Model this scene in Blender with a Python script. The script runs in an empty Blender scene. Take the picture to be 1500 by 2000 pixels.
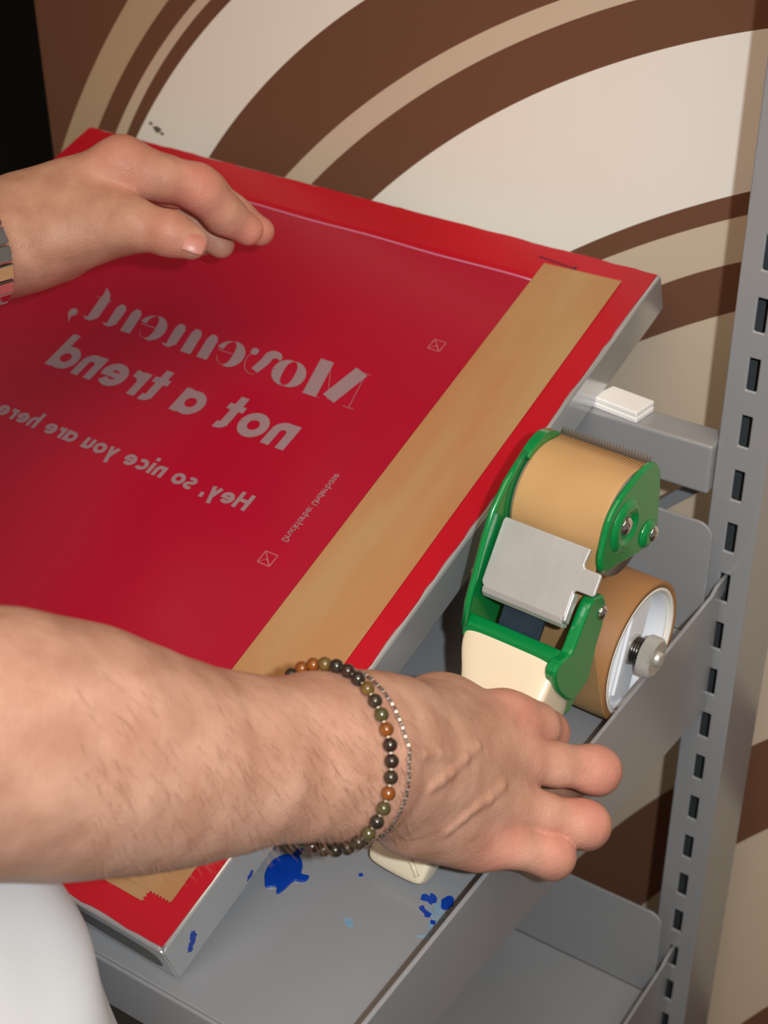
import bpy, bmesh, math, random
import numpy as np
from mathutils import Vector, Matrix

# ----------------------------------------------------------------------------
# units: one rack unit (the pitch of the slots in the upright) is 36 mm.
# x runs along the shelf to the right, y towards the wall, z up; the origin is
# the front right corner of the upper shelf, which stands 0.95 m above the floor
# ----------------------------------------------------------------------------
U = 0.036
H0 = 0.95
FLOOR = -H0 / U
random.seed(7)
rng = np.random.default_rng(7)
scene = bpy.context.scene
COL = scene.collection


def V(p):
    return Vector((p[0] * U, p[1] * U, p[2] * U + H0))


# ------------------------------------------------------------------ camera
RIGHT = Vector((0.834566, 0.550863, -0.007068)).normalized()
FWD = Vector((-0.463107, 0.694549, -0.550576)).normalized()
UP = RIGHT.cross(FWD).normalized()
CAMP = V((7.02, -9.63, 16.23))
cd = bpy.data.cameras.new('camera')
cd.sensor_fit = 'VERTICAL'
cd.sensor_height = 36.0
cd.sensor_width = 27.0
cd.lens = 3071.2 / 2000 * 36.0
cd.clip_start = 0.02
cd.dof.use_dof = True
cd.dof.focus_distance = 22.0 * U
cd.dof.aperture_fstop = 12.0
cam = bpy.data.objects.new('camera', cd)
COL.objects.link(cam)
m = Matrix((RIGHT, UP, -FWD)).transposed().to_4x4()
m.translation = CAMP
cam.matrix_world = m
scene.camera = cam

# ------------------------------------------------------------------ light
w = bpy.data.worlds.new('world')
scene.world = w
w.use_nodes = True
w.node_tree.nodes['Background'].inputs[0].default_value = (1.0, 0.85, 0.69, 1)
w.node_tree.nodes['Background'].inputs[1].default_value = 0.16


def lamp(name, kind, loc, energy, color, size, target=None):
    d = bpy.data.lights.new(name, kind)
    d.energy = energy
    d.color = color
    if kind == 'AREA':
        d.shape = 'RECTANGLE'
        d.size, d.size_y = size
    else:
        d.shadow_soft_size = size
    o = bpy.data.objects.new(name, d)
    COL.objects.link(o)
    o.location = loc
    if target is not None:
        o.rotation_euler = (Vector(target) - Vector(loc)).to_track_quat('-Z', 'Y').to_euler()
    return o


# the photographer's flash, beside the lens, and the warm ceiling lamp of the room
flash = lamp('camera_flash', 'SPOT', CAMP + RIGHT * (1.8 * U) + UP * (0.6 * U) - FWD * (2.0 * U), 23.0, (0.88, 0.96, 1.0), 0.009, V((-1.0, 7.0, 3.0)))
flash.data.spot_size = math.radians(68)
flash.data.spot_blend = 1.0
lamp('ceiling_lamp', 'AREA', V((10.0, -12.0, 42.0)), 17.0, (1.0, 0.78, 0.55), (1.6, 1.6), V((-5, 5, 0)))
vs = scene.view_settings
vs.view_transform = 'Standard'
vs.look = 'None'
vs.exposure = 0.07
vs.gamma = 1.0
vs.use_curve_mapping = False


# ------------------------------------------------------------------ helpers
def lin(c):
    return tuple(((v / 255) / 12.92 if v / 255 <= 0.04045 else ((v / 255 + 0.055) / 1.055) ** 2.4) for v in c) + (1.0,)


def new_mat(name):
    mt = bpy.data.materials.new(name)
    mt.use_nodes = True
    nt = mt.node_tree
    return mt, nt, nt.nodes['Principled BSDF']


def mat(name, rgb, rough=0.5, metal=0.0, noise=0.0, scale=40.0, bump=0.0, bscale=200.0, spec=0.5, rgb2=None, coat=0.0, stretch=None, detail=4.0):
    mt, nt, b = new_mat(name)
    c = lin(rgb)
    b.inputs['Base Color'].default_value = c
    b.inputs['Roughness'].default_value = rough
    b.inputs['Metallic'].default_value = metal
    b.inputs['Specular IOR Level'].default_value = spec
    if coat:
        b.inputs['Coat Weight'].default_value = coat
        b.inputs['Coat Roughness'].default_value = 0.08
    tc = nt.nodes.new('ShaderNodeTexCoord')
    src = tc.outputs['Object']
    if stretch:
        mp = nt.nodes.new('ShaderNodeMapping')
        mp.inputs['Scale'].default_value = stretch
        nt.links.new(src, mp.inputs[0])
        src = mp.outputs[0]
    if noise > 0:
        n = nt.nodes.new('ShaderNodeTexNoise')
        n.inputs['Scale'].default_value = scale
        n.inputs['Detail'].default_value = detail
        nt.links.new(src, n.inputs['Vector'])
        r = nt.nodes.new('ShaderNodeValToRGB')
        r.color_ramp.elements[0].position = 0.3
        r.color_ramp.elements[1].position = 0.7
        c2 = lin(rgb2) if rgb2 else tuple(v * (1 - noise) for v in c[:3]) + (1,)
        r.color_ramp.elements[0].color = c2
        r.color_ramp.elements[1].color = c
        nt.links.new(n.outputs['Fac'], r.inputs[0])
        nt.links.new(r.outputs[0], b.inputs['Base Color'])
    if bump > 0:
        n2 = nt.nodes.new('ShaderNodeTexNoise')
        n2.inputs['Scale'].default_value = bscale
        n2.inputs['Detail'].default_value = 3
        nt.links.new(src, n2.inputs['Vector'])
        bp = nt.nodes.new('ShaderNodeBump')
        bp.inputs['Strength'].default_value = bump
        bp.inputs['Distance'].default_value = 0.001
        nt.links.new(n2.outputs['Fac'], bp.inputs['Height'])
        nt.links.new(bp.outputs[0], b.inputs['Normal'])
    return mt


def thing(name, label, cat, loc, group=None):
    o = bpy.data.objects.new(name, None)
    o.empty_display_size = 0.02
    COL.objects.link(o)
    o.location = V(loc)
    o['label'] = label
    o['category'] = cat
    if group:
        o['group'] = group
    return o


def root_loc(p):
    t = Vector((0, 0, 0))
    while p is not None:
        t = t + p.location
        p = p.parent
    return t


def mesh_obj(name, verts, faces, mt, parent=None, smooth=False, bevel=0.0, seg=2, raw=False, weighted=False):
    """verts in rack units; the object sits at its parent's place, or at its own base when it has none"""
    me = bpy.data.meshes.new(name)
    vw = [Vector(v) if raw else V(v) for v in verts]
    if parent is None:
        xs = [v.x for v in vw]; ys = [v.y for v in vw]; zs = [v.z for v in vw]
        org = Vector(((min(xs) + max(xs)) / 2, (min(ys) + max(ys)) / 2, min(zs)))
        base = org
    else:
        base = root_loc(parent)
        org = Vector((0, 0, 0))
    me.from_pydata([tuple(v - base) for v in vw], [], [tuple(f) for f in faces])
    me.validate()
    bm = bmesh.new()
    bm.from_mesh(me)
    bmesh.ops.recalc_face_normals(bm, faces=bm.faces)
    bm.to_mesh(me)
    bm.free()
    o = bpy.data.objects.new(name, me)
    COL.objects.link(o)
    o.location = org
    if parent is not None:
        o.parent = parent
    me.materials.append(mt)
    if smooth:
        for p in me.polygons:
            p.use_smooth = True
    if bevel:
        md = o.modifiers.new('bevel', 'BEVEL')
        md.width = bevel * U
        md.segments = seg
        md.limit_method = 'ANGLE'
        md.angle_limit = math.radians(35)
        md.use_clamp_overlap = True
        md.harden_normals = False
    return o


def tag(o, label, cat, group=None, kind=None):
    o['label'] = label
    if cat:
        o['category'] = cat
    if group:
        o['group'] = group
    if kind:
        o['kind'] = kind
    return o


def box_vf(x0, x1, y0, y1, z0, z1):
    v = [(x, y, z) for z in (z0, z1) for y in (y0, y1) for x in (x0, x1)]
    f = [(0, 1, 3, 2), (4, 6, 7, 5), (0, 4, 5, 1), (2, 3, 7, 6), (0, 2, 6, 4), (1, 5, 7, 3)]
    return v, f


def join(*vfs):
    V_, F_ = [], []
    for v, f in vfs:
        n = len(V_)
        V_ += list(v)
        F_ += [tuple(i + n for i in q) for q in f]
    return V_, F_


def prism(pts, fn, t0, t1):
    """outline pts (p, q) swept between t0 and t1; fn(p, q, t) -> point"""
    n = len(pts)
    v = [fn(p, q, t0) for p, q in pts] + [fn(p, q, t1) for p, q in pts]
    f = [tuple(range(n)), tuple(range(2 * n - 1, n - 1, -1))]
    for i in range(n):
        j = (i + 1) % n
        f.append((i, j, j + n, i + n))
    return v, f


def loft(rings, caps=True, closed=True):
    n = len(rings[0])
    v = [p for r in rings for p in r]
    f = []
    for k in range(len(rings) - 1):
        for i in range(n if closed else n - 1):
            j = (i + 1) % n
            f.append((k * n + i, k * n + j, (k + 1) * n + j, (k + 1) * n + i))
    if caps:
        f.append(tuple(range(n))[::-1])
        f.append(tuple(range((len(rings) - 1) * n, len(rings) * n)))
    return v, f


def lathe(prof, fn, n=48, caps=True, ring=False):
    """prof: list of (t along axis, r); fn(t, r*cos, r*sin) -> point; ring closes the profile on itself"""
    if ring:
        prof = list(prof) + [prof[0]]
        caps = False
    rings = [[fn(t, r * math.cos(2 * math.pi * i / n), r * math.sin(2 * math.pi * i / n)) for i in range(n)] for t, r in prof]
    return loft(rings, caps)


def tube(path, r, n=10, closed=False):
    path = [Vector(p) for p in path]
    m_ = len(path)
    rings = []
    up = Vector((0.3, 0.2, 0.93)).normalized()
    for i, p in enumerate(path):
        a = path[(i - 1) % m_] if (closed or i > 0) else p
        b = path[(i + 1) % m_] if (closed or i < m_ - 1) else p
        t = (b - a).normalized()
        s = t.cross(up)
        if s.length < 1e-4:
            s = t.cross(Vector((1, 0, 0)))
        s.normalize()
        q = s.cross(t)
        rings.append([tuple(p + (s * math.cos(2 * math.pi * k / n) + q * math.sin(2 * math.pi * k / n)) * r) for k in range(n)])
    if closed:
        rings.append(rings[0])
        return loft(rings, False)
    return loft(rings, True)


def smooth_path(pts, n=8):
    """Catmull-Rom through the points (closed)"""
    out = []
    m_ = len(pts)
    for i in range(m_):
        p0, p1, p2, p3 = [np.array(pts[(i + k - 1) % m_], float) for k in range(4)]
        for t in np.linspace(0, 1, n, endpoint=False):
            out.append(tuple(0.5 * ((2 * p1) + (-p0 + p2) * t + (2 * p0 - 5 * p1 + 4 * p2 - p3) * t * t + (-p0 + 3 * p1 - 3 * p2 + p3) * t ** 3)))
    return out


# ------------------------------------------------------------------ materials
M = {}
M['grey'] = mat('grey_paint', (154, 155, 158), 0.24, 0.15, noise=0.06, scale=6, bump=0.03, bscale=500, spec=0.6)
M['dark'] = mat('black_paint', (12, 14, 10), 0.9)
M['slot'] = mat('tube_shade', (60, 64, 66), 0.6)
M['alu'] = mat('aluminium', (204, 206, 208), 0.22, 0.6, noise=0.1, scale=30, bump=0.04, bscale=300)
M['red'] = mat('red_border', (190, 16, 36), 0.32, 0.0, noise=0.12, scale=12, spec=0.5)
M['crimson'] = mat('crimson_mesh', (170, 16, 46), 0.26, 0.0, noise=0.08, scale=5, spec=0.6)
M['print'] = mat('stencil_grey', (148, 122, 128), 0.45)
M['mark'] = mat('stencil_lines', (178, 92, 98), 0.5)
M['ink'] = mat('dark_ink', (96, 12, 48), 0.5)
M['kraft'] = mat('kraft_tape', (176, 142, 98), 0.5, 0.0, noise=0.3, scale=9, bump=0.08, bscale=900, rgb2=(174, 122, 80), spec=0.3, stretch=(4.0, 0.7, 1.0), detail=6.0)
M['kraft2'] = mat('kraft_paper', (196, 154, 104), 0.55, 0.0, noise=0.12, scale=30, bump=0.06, bscale=900, spec=0.3)
M['kraft3'] = mat('kraft_roll', (166, 118, 74), 0.55, 0.0, noise=0.1, scale=20, bump=0.05, bscale=900, spec=0.3)
M['green'] = mat('green_enamel', (0, 128, 62), 0.22, 0.0, noise=0.05, scale=20, coat=0.5)
M['steel'] = mat('brushed_steel', (200, 199, 198), 0.40, 0.45, noise=0.08, scale=60, bump=0.1, bscale=350)
M['chrome'] = mat('chrome', (225, 225, 230), 0.08, 1.0)
M['zinc'] = mat('zinc', (206, 204, 200), 0.32, 0.6)
M['blacksteel'] = mat('dark_spring_steel', (56, 74, 92), 0.3, 0.5, noise=0.3, scale=60)
M['spring'] = mat('spring_wire', (96, 94, 92), 0.2, 1.0)
M['cream'] = mat('cream_plastic', (228, 212, 184), 0.3, noise=0.03, scale=12, spec=0.5)
M['white'] = mat('white_plastic', (236, 238, 244), 0.35)
M['card'] = mat('white_card', (232, 228, 220), 0.7)
M['pad'] = mat('white_pad', (246, 244, 242), 0.5)
M['blue'] = mat('blue_paint', (10, 60, 160), 0.25, noise=0.2, scale=60)
M['ltblue'] = mat('blue_smear', (112, 150, 178), 0.5, noise=0.4, scale=200, rgb2=(146, 158, 166))
M['shirt'] = mat('white_cotton', (250, 252, 255), 0.85, bump=0.15, bscale=900)
M['olive'] = mat('olive_fabric', (60, 58, 40), 0.9, noise=0.6, scale=60)
M['nail'] = mat('fingernail', (190, 124, 112), 0.35)
M['floor'] = mat('grey_floor', (110, 104, 98), 0.6, noise=0.15, scale=4)
M['drumgrey'] = mat('grey_roller', (150, 132, 122), 0.5)
M['hair'] = mat('arm_hair', (150, 106, 78), 0.6)


def skin_material():
    mt, nt, b = new_mat('skin')
    at = nt.nodes.new('ShaderNodeAttribute')
    at.attribute_name = 'blush'
    tc = nt.nodes.new('ShaderNodeTexCoord')
    n = nt.nodes.new('ShaderNodeTexNoise')
    n.inputs['Scale'].default_value = 55
    n.inputs['Detail'].default_value = 5
    nt.links.new(tc.outputs['Object'], n.inputs['Vector'])
    r = nt.nodes.new('ShaderNodeValToRGB')
    r.color_ramp.elements[0].position = 0.35
    r.color_ramp.elements[1].position = 0.68
    r.color_ramp.elements[0].color = lin((176, 129, 107))
    r.color_ramp.elements[1].color = lin((198, 152, 130))
    nt.links.new(n.outputs['Fac'], r.inputs[0])
    mx = nt.nodes.new('ShaderNodeMix')
    mx.data_type = 'RGBA'
    nt.links.new(at.outputs['Fac'], mx.inputs['Factor'])
    nt.links.new(r.outputs[0], mx.inputs['A'])
    mx.inputs['B'].default_value = lin((208, 126, 112))
    nt.links.new(mx.outputs['Result'], b.inputs['Base Color'])
    b.inputs['Roughness'].default_value = 0.48
    b.inputs['Specular IOR Level'].default_value = 0.35
    b.inputs['Subsurface Weight'].default_value = 0.12
    b.inputs['Subsurface Radius'].default_value = (0.006, 0.0025, 0.0015)
    b.inputs['Subsurface Scale'].default_value = 0.6
    v = nt.nodes.new('ShaderNodeTexVoronoi')
    v.inputs['Scale'].default_value = 900
    nt.links.new(tc.outputs['Object'], v.inputs['Vector'])
    n2 = nt.nodes.new('ShaderNodeTexNoise')
    n2.inputs['Scale'].default_value = 130
    n2.inputs['Detail'].default_value = 4
    nt.links.new(tc.outputs['Object'], n2.inputs['Vector'])
    ad = nt.nodes.new('ShaderNodeMath')
    ad.operation = 'MULTIPLY_ADD'
    ad.inputs[1].default_value = 0.3
    nt.links.new(v.outputs['Distance'], ad.inputs[0])
    nt.links.new(n2.outputs['Fac'], ad.inputs[2])
    bp = nt.nodes.new('ShaderNodeBump')
    bp.inputs['Strength'].default_value = 0.3
    bp.inputs['Distance'].default_value = 0.0016
    nt.links.new(ad.outputs[0], bp.inputs['Height'])
    nt.links.new(bp.outputs[0], b.inputs['Normal'])
    return mt


M['skin'] = skin_material()


def mural_material(ox, oz):
    """flat printed mural: nested arcs, in rack units of the wall plane"""
    mt, nt, b = new_mat('mural')
    brown, tan, cream = lin((116, 78, 58)), lin((212, 192, 168)), lin((246, 240, 230))
    tan2 = lin((196, 170, 138))
    arcs = [(-5.8, -21.8, 20.65, tan2), (-9.2, -19.5, 15.89, brown), (-10.2, -18.7, 14.19, tan), (-10.7, -18.1, 13.21, brown),
            (-8.9, -19.8, 15.39, cream), (-7.2, -21.0, 15.86, brown), (-4.4, -24.0, 18.43, tan), (-3.7, -24.5, 18.81, brown),
            (-3.7, -23.7, 17.21, cream), (-0.2, -28.0, 19.97, brown), (0.5, -29.4, 21.16, tan), (-3.8, -21.1, 11.06, brown),
            (1.8, -30.6, 21.25, tan), (14.1, -39.5, 27.95, brown), (14.1, -39.5, 26.24, tan), (14.1, -39.5, 22.85, brown)]
    tc = nt.nodes.new('ShaderNodeTexCoord')
    sp = nt.nodes.new('ShaderNodeSeparateXYZ')
    nt.links.new(tc.outputs['Object'], sp.inputs[0])
    cb = nt.nodes.new('ShaderNodeCombineXYZ')
    nt.links.new(sp.outputs['X'], cb.inputs['X'])
    nt.links.new(sp.outputs['Z'], cb.inputs['Y'])
    prev = None
    for cx, cz, r, colr in arcs:
        d = nt.nodes.new('ShaderNodeVectorMath')
        d.operation = 'DISTANCE'
        nt.links.new(cb.outputs[0], d.inputs[0])
        d.inputs[1].default_value = ((cx + 7.02) * U - ox, (cz + 16.23) * U + H0 - oz, 0)
        lt = nt.nodes.new('ShaderNodeMath')
        lt.operation = 'LESS_THAN'
        nt.links.new(d.outputs['Value'], lt.inputs[0])
        lt.inputs[1].default_value = r * U
        mx = nt.nodes.new('ShaderNodeMix')
        mx.data_type = 'RGBA'
        nt.links.new(lt.outputs[0], mx.inputs['Factor'])
        if prev is None:
            mx.inputs['A'].default_value = brown
        else:
            nt.links.new(prev, mx.inputs['A'])
        mx.inputs['B'].default_value = colr
        prev = mx.outputs['Result']
    nt.links.new(prev, b.inputs['Base Color'])
    b.inputs['Roughness'].default_value = 0.75
    b.inputs['Specular IOR Level'].default_value = 0.25
    n = nt.nodes.new('ShaderNodeTexNoise')
    n.inputs['Scale'].default_value = 700
    nt.links.new(tc.outputs['Object'], n.inputs['Vector'])
    bp = nt.nodes.new('ShaderNodeBump')
    bp.inputs['Strength'].default_value = 0.08
    bp.inputs['Distance'].default_value = 0.001
    nt.links.new(n.outputs['Fac'], bp.inputs['Height'])
    nt.links.new(bp.outputs[0], b.inputs['Normal'])
    return mt


# ------------------------------------------------------------------ the room
YW = 13.97
v, f = box_vf(-17.34, 14.0, YW, YW + 0.5, FLOOR, 40)
org = V(((-17.34 + 14.0) / 2, YW + 0.25, FLOOR))
wall = mesh_obj('wall_back', v, f, mural_material(org.x, org.z))
tag(wall, 'wall panel printed with nested brown, tan and cream arcs behind the rack', 'wall', kind='structure')
v, f = box_vf(-220, 14.0, 52, 52.5, FLOOR, 110)
tag(mesh_obj('wall_far', v, f, M['dark']), 'black wall of the dark room beyond the mural panel', 'wall', kind='structure')
v, f = box_vf(-220, 60, -60, 52, FLOOR - 0.5, FLOOR)
tag(mesh_obj('floor', v, f, M['floor']), 'grey floor below the rack', 'floor', kind='structure')

sx, sz = -14.258, 4.991
SM = mat('smudge', (104, 98, 86), 0.8)
for k, (dx, dz, r_) in enumerate(((0, 0, .10), (-.16, .1, .05), (.12, -.06, .05))):
    v, f = prism([(sx + dx + r_ * (1 + .3 * math.sin(3 * a + k)) * math.cos(a), sz + dz + .7 * r_ * math.sin(a)) for a in [2 * math.pi * i / 18 for i in range(18)]], lambda p, q, t_: (p, YW - t_, q), 0.0, 0.003)
    mesh_obj('smudge', v, f, SM, wall)

# ------------------------------------------------------------------ the rack
rack = thing('shelving_rack', 'grey slotted steel rack with square cross bar in front of the mural', 'rack', (-8.5, 11.5, FLOOR))


def upright(x0, x1):
    y0, y1, t = 11.04, 12.68, 0.06
    xc = (x0 + x1) / 2
    sw = 0.083
    zs = [FLOOR + 0.3]
    i = math.ceil(FLOOR + 1.2)
    while i < 15:
        zs += [i + 0.475, i + 1.025]
        i += 1
    zs.append(16.2)
    xs = [x0, xc - sw, xc + sw, x1]
    verts, faces = [], []
    idx = {}

    def vid(ix, iz, lay):
        k = (ix, iz, lay)
        if k not in idx:
            idx[k] = len(verts)
            xx = xs[ix]
            if lay == 1:
                xx = xs[ix] + (t if ix == 0 else -t if ix == 3 else 0)
            verts.append((xx, y0 if lay == 0 else y0 + t, zs[iz]))
        return idx[k]
    nz = len(zs)
    for iz in range(nz - 1):
        hole = iz % 2 == 1
        for ix in range(3):
            if ix == 1 and hole:
                a = [(1, iz), (2, iz), (2, iz + 1), (1, iz + 1)]
                for q in range(4):
                    (c, d), (e, g) = a[q], a[(q + 1) % 4]
                    faces.append((vid(c, d, 0), vid(e, g, 0), vid(e, g, 1), vid(c, d, 1)))
                continue
            faces.append((vid(ix, iz, 0), vid(ix + 1, iz, 0), vid(ix + 1, iz + 1, 0), vid(ix, iz + 1, 0)))
            faces.append((vid(ix, iz, 1), vid(ix, iz + 1, 1), vid(ix + 1, iz + 1, 1), vid(ix + 1, iz, 1)))
    # the three other walls of the tube
    b0 = len(verts)
    for z in (zs[0], zs[-1]):
        verts += [(x0, y1, z), (x1, y1, z), (x1 - t, y1 - t, z), (x0 + t, y1 - t, z)]
    L, Rr = 0, 3
    lo = [vid(0, k, 0) for k in range(nz)]
    hi = [vid(3, k, 0) for k in range(nz)]
    lo1 = [vid(0, k, 1) for k in range(nz)]
    hi1 = [vid(3, k, 1) for k in range(nz)]
    faces.append(tuple(lo) + (b0 + 4, b0))
    faces.append(tuple(hi) + (b0 + 5, b0 + 1))
    faces.append((b0, b0 + 1, b0 + 5, b0 + 4))
    faces.append(tuple(lo1) + (b0 + 7, b0 + 3))
    faces.append(tuple(hi1) + (b0 + 6, b0 + 2))
    faces.append((b0 + 2, b0 + 3, b0 + 7, b0 + 6))
    # open ends closed by thin rims
    for k, o4 in ((0, b0), (nz - 1, b0 + 4)):
        faces.append((vid(0, k, 0), o4, o4 + 3, vid(0, k, 1)))
        faces.append((vid(3, k, 0), o4 + 1, o4 + 2, vid(3, k, 1)))
        faces.append((o4, o4 + 1, o4 + 2, o4 + 3))
        for ix in range(3):
            faces.append((vid(ix, k, 0), vid(ix + 1, k, 0), vid(ix + 1, k, 1), vid(ix, k, 1)))
    up = mesh_obj('upright', verts, faces, M['grey'], rack, bevel=0.035, seg=3)
    fv, ff = box_vf(x0 - 0.4, x1 + 0.4, y0 - 0.9, y1 + 0.4, FLOOR, FLOOR + 0.3)
    mesh_obj('foot', fv, ff, M['grey'], up, bevel=0.05)
    # dark sheet behind the slots, shade of the hollow tube put into its colour
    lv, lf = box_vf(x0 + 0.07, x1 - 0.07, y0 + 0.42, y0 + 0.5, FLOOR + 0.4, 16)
    mesh_obj('slot_shade', lv, lf, M['slot'], up)
    return up


upright(-0.413, 0.418)
upright(-22.7, -21.87)
v, f = box_vf(-21.86, -0.42, 10.87, 11.46, 2.53, 3.42)
mesh_obj('cross_bar', v, f, M['grey'], rack, bevel=0.05, seg=3)
# narrow diagonal strut behind the bar, welded between bar and upright
p0, p1 = Vector((-2.7, 12.4, 0.1)), Vector((-0.42, 12.2, 2.45))
d = (p1 - p0).normalized(); s = d.cross(Vector((0, 1, 0))).normalized() * 0.11; q = Vector((0, 0.05, 0))
v = [p + a + b for p in (p0, p1) for a, b in ((-s, -q), (s, -q), (s, q), (-s, q))]
f = [(0, 1, 2, 3), (7, 6, 5, 4), (0, 4, 5, 1), (1, 5, 6, 2), (2, 6, 7, 3), (3, 7, 4, 0)]
mesh_obj('brace', v, f, M['grey'], rack, bevel=0.02)


def shelf(z0, label):
    t = thing('shelf_tray', label, 'shelf', (-11.0, 5.2, z0), 'steel shelf trays of the rack')
    v, f = box_vf(-21.8, -0.07, 0.0, 10.55, z0 - 0.06, z0)
    mesh_obj('shelf_floor', v, f, M['grey'], t, bevel=0.02)
    v, f = box_vf(-21.8, -0.07, -0.06, 0.0, z0 - 0.89, z0)
    mesh_obj('front_lip', v, f, M['grey'], t, bevel=0.03)
    # back flange with rounded upper corners
    r = 0.28
    x0, x1, h = -21.75, -0.13, 2.21
    out = [(x0, 0.0), (x1, 0.0)]
    for k in range(7):
        a = math.pi / 2 * k / 6
        out.append((x1 - r + r * math.cos(a), h - r + r * math.sin(a)))
    for k in range(7):
        a = math.pi / 2 + math.pi / 2 * k / 6
        out.append((x0 + r + r * math.cos(a), h - r + r * math.sin(a)))
    v, f = prism(out, lambda p, q, tt: (p, tt, z0 + q), 10.55, 10.61)
    mesh_obj('back_flange', v, f, M['grey'], t, bevel=0.015)
    for xa in (0.0, -22.25):
        prof = [(-0.06, 0.85), (10.62, 0.85), (10.8, 0.93), (11.2, 0.93), (11.2, 0.62), (11.0, 0.56), (10.95, 0.2), (10.95, -1.86), (9.9, -1.70), (5.6, -1.18), (2.0, -0.80), (-0.06, -0.62)]
        v, f = prism(prof, lambda p, q, tt: (tt, p, z0 + q), xa - 0.065, xa)
        mesh_obj('bracket', v, f, M['grey'], t, bevel=0.018)
    return t


tray = shelf(0.0, 'upper grey steel shelf tray, holding the red screen, with blue paint spots')
shelf(-9.0, 'lower grey steel shelf tray, empty, below the hand')


# blue paint on the upper tray
def blot(name, pts, mt, parent, fn, th=0.02, n=5, rag=0.0):
    pts = smooth_path([(p, q) for p, q in pts], n)
    if rag:
        pts = [(p + random.uniform(-rag, rag), q + random.uniform(-rag, rag)) for p, q in pts]
    v, f = prism(pts, lambda p, q, t_: fn(p, q, t_), 0.0, th)
    return mesh_obj(name, v, f, mt, parent, smooth=False, bevel=0.008)


def on_tray(p, q, t_):
    return (p, q, t_)


blot('paint_spot', [(-3.03, 2.55), (-2.95, 2.75), (-2.78, 2.83), (-2.63, 2.72), (-2.55, 2.58), (-2.43, 2.60), (-2.44, 2.48), (-2.56, 2.42), (-2.58, 2.22), (-2.62, 2.10), (-2.70, 2.2), (-2.82, 2.12), (-2.90, 2.2), (-2.98, 2.32)], M['blue'], tray, on_tray, 0.04)
blot('paint_spot', [(-2.86, 2.8), (-2.9, 2.95), (-3.02, 3.02), (-3.06, 3.1), (-2.94, 3.06), (-2.82, 3.0), (-2.79, 2.85)], M['blue'], tray, on_tray, 0.025)
blot('paint_spot', [(-0.92, 3.10), (-0.93, 3.2), (-0.86, 3.22), (-0.84, 3.28), (-0.76, 3.25), (-0.72, 3.16), (-0.76, 3.1), (-0.84, 3.11)], M['blue'], tray, on_tray, 0.012, rag=.014)
blot('paint_spot', [(-0.66, 3.24), (-0.62, 3.36), (-0.53, 3.34), (-0.50, 3.24), (-0.54, 3.12), (-0.60, 3.14)], M['blue'], tray, on_tray, 0.012, rag=.016)
blot('paint_spot', [(-0.86, 2.99), (-0.82, 3.03), (-0.76, 2.97), (-0.68, 2.96), (-0.64, 2.90), (-0.70, 2.88), (-0.78, 2.92), (-0.84, 2.94)], M['blue'], tray, on_tray, 0.010, rag=.012)
blot('paint_spot', [(-0.60, 2.86), (-0.55, 2.88), (-0.52, 2.82), (-0.57, 2.8)], M['blue'], tray, on_tray, 0.010, rag=.01)
for k, (x0_, y0_, x1_, y1_, w_) in enumerate(((-0.78, 3.24, -0.48, 2.82, .030), (-0.72, 3.27, -0.46, 2.78, .022), (-0.67, 3.22, -0.44, 2.86, .026), (-0.80, 3.08, -0.52, 2.84, .020), (-0.56, 3.1, -0.42, 2.95, .02), (-0.62, 2.86, -0.48, 2.68, .03), (-0.64, 2.52, -0.34, 2.66, .03), (-0.58, 2.60, -0.38, 2.70, .016))):
    dx_, dy_ = x1_ - x0_, y1_ - y0_
    l_ = math.hypot(dx_, dy_); nx_, ny_ = -dy_ / l_ * w_, dx_ / l_ * w_
    blot('paint_smear', [(x0_, y0_), (x0_ + dx_ * .3 + nx_, y0_ + dy_ * .3 + ny_), (x0_ + dx_ * .7 + nx_ * .8, y0_ + dy_ * .7 + ny_ * .8), (x1_, y1_), (x0_ + dx_ * .6 - nx_, y0_ + dy_ * .6 - ny_), (x0_ + dx_ * .25 - nx_ * .7, y0_ + dy_ * .25 - ny_ * .7)], M['ltblue'], tray, on_tray, 0.005 + .0006 * k, rag=.006)
blot('paint_spot', [(-1.89, 3.02), (-1.86, 3.06), (-1.82, 3.03), (-1.85, 2.99)], M['blue'], tray, on_tray, 0.015)
blot('paint_smear', [(-1.62, 2.25), (-1.52, 2.3), (-1.42, 2.2), (-1.5, 2.17)], M['ltblue'], tray, on_tray, 0.006)

# ------------------------------------------------------------------ the printing screen
FX = Vector((0.999781, -0.020942, 0.0))
FY = Vector((0.019932, 0.951546, 0.306858)).normalized()
FN = FX.cross(FY).normalized()
FO = Vector((-2.785, -0.016, 0.748))
SW, SL, ST = 13.1, 13.82, 0.77


def S(x, y, h=0.0):
    return tuple(FO + FX * x + FY * y + FN * h)


screen = thing('printing_screen', 'aluminium framed red printing screen with mirrored lettering, tilted on the tray', 'printing screen', (-9.0, 6.0, 0.0))
RW = 0.82


def rail(pts):
    v = [S(x, y, -0.005) for x, y in pts] + [S(x, y, -ST) for x, y in pts]
    f = [(0, 1, 2, 3), (7, 6, 5, 4), (0, 4, 5, 1), (1, 5, 6, 2), (2, 6, 7, 3), (3, 7, 4, 0)]
    return mesh_obj('frame_rail', v, f, M['alu'], screen, bevel=0.05, seg=3)


side = rail([(0, 0), (0, SL), (-RW, SL - RW), (-RW, RW)])
rail([(-SW, 0), (-SW + RW, RW), (-SW + RW, SL - RW), (-SW, SL)])
front = rail([(-SW, 0), (0, 0), (-RW, RW), (-SW + RW, RW)])
rail([(-SW, SL), (-SW + RW, SL - RW), (-RW, SL - RW), (0, SL)])


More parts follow.
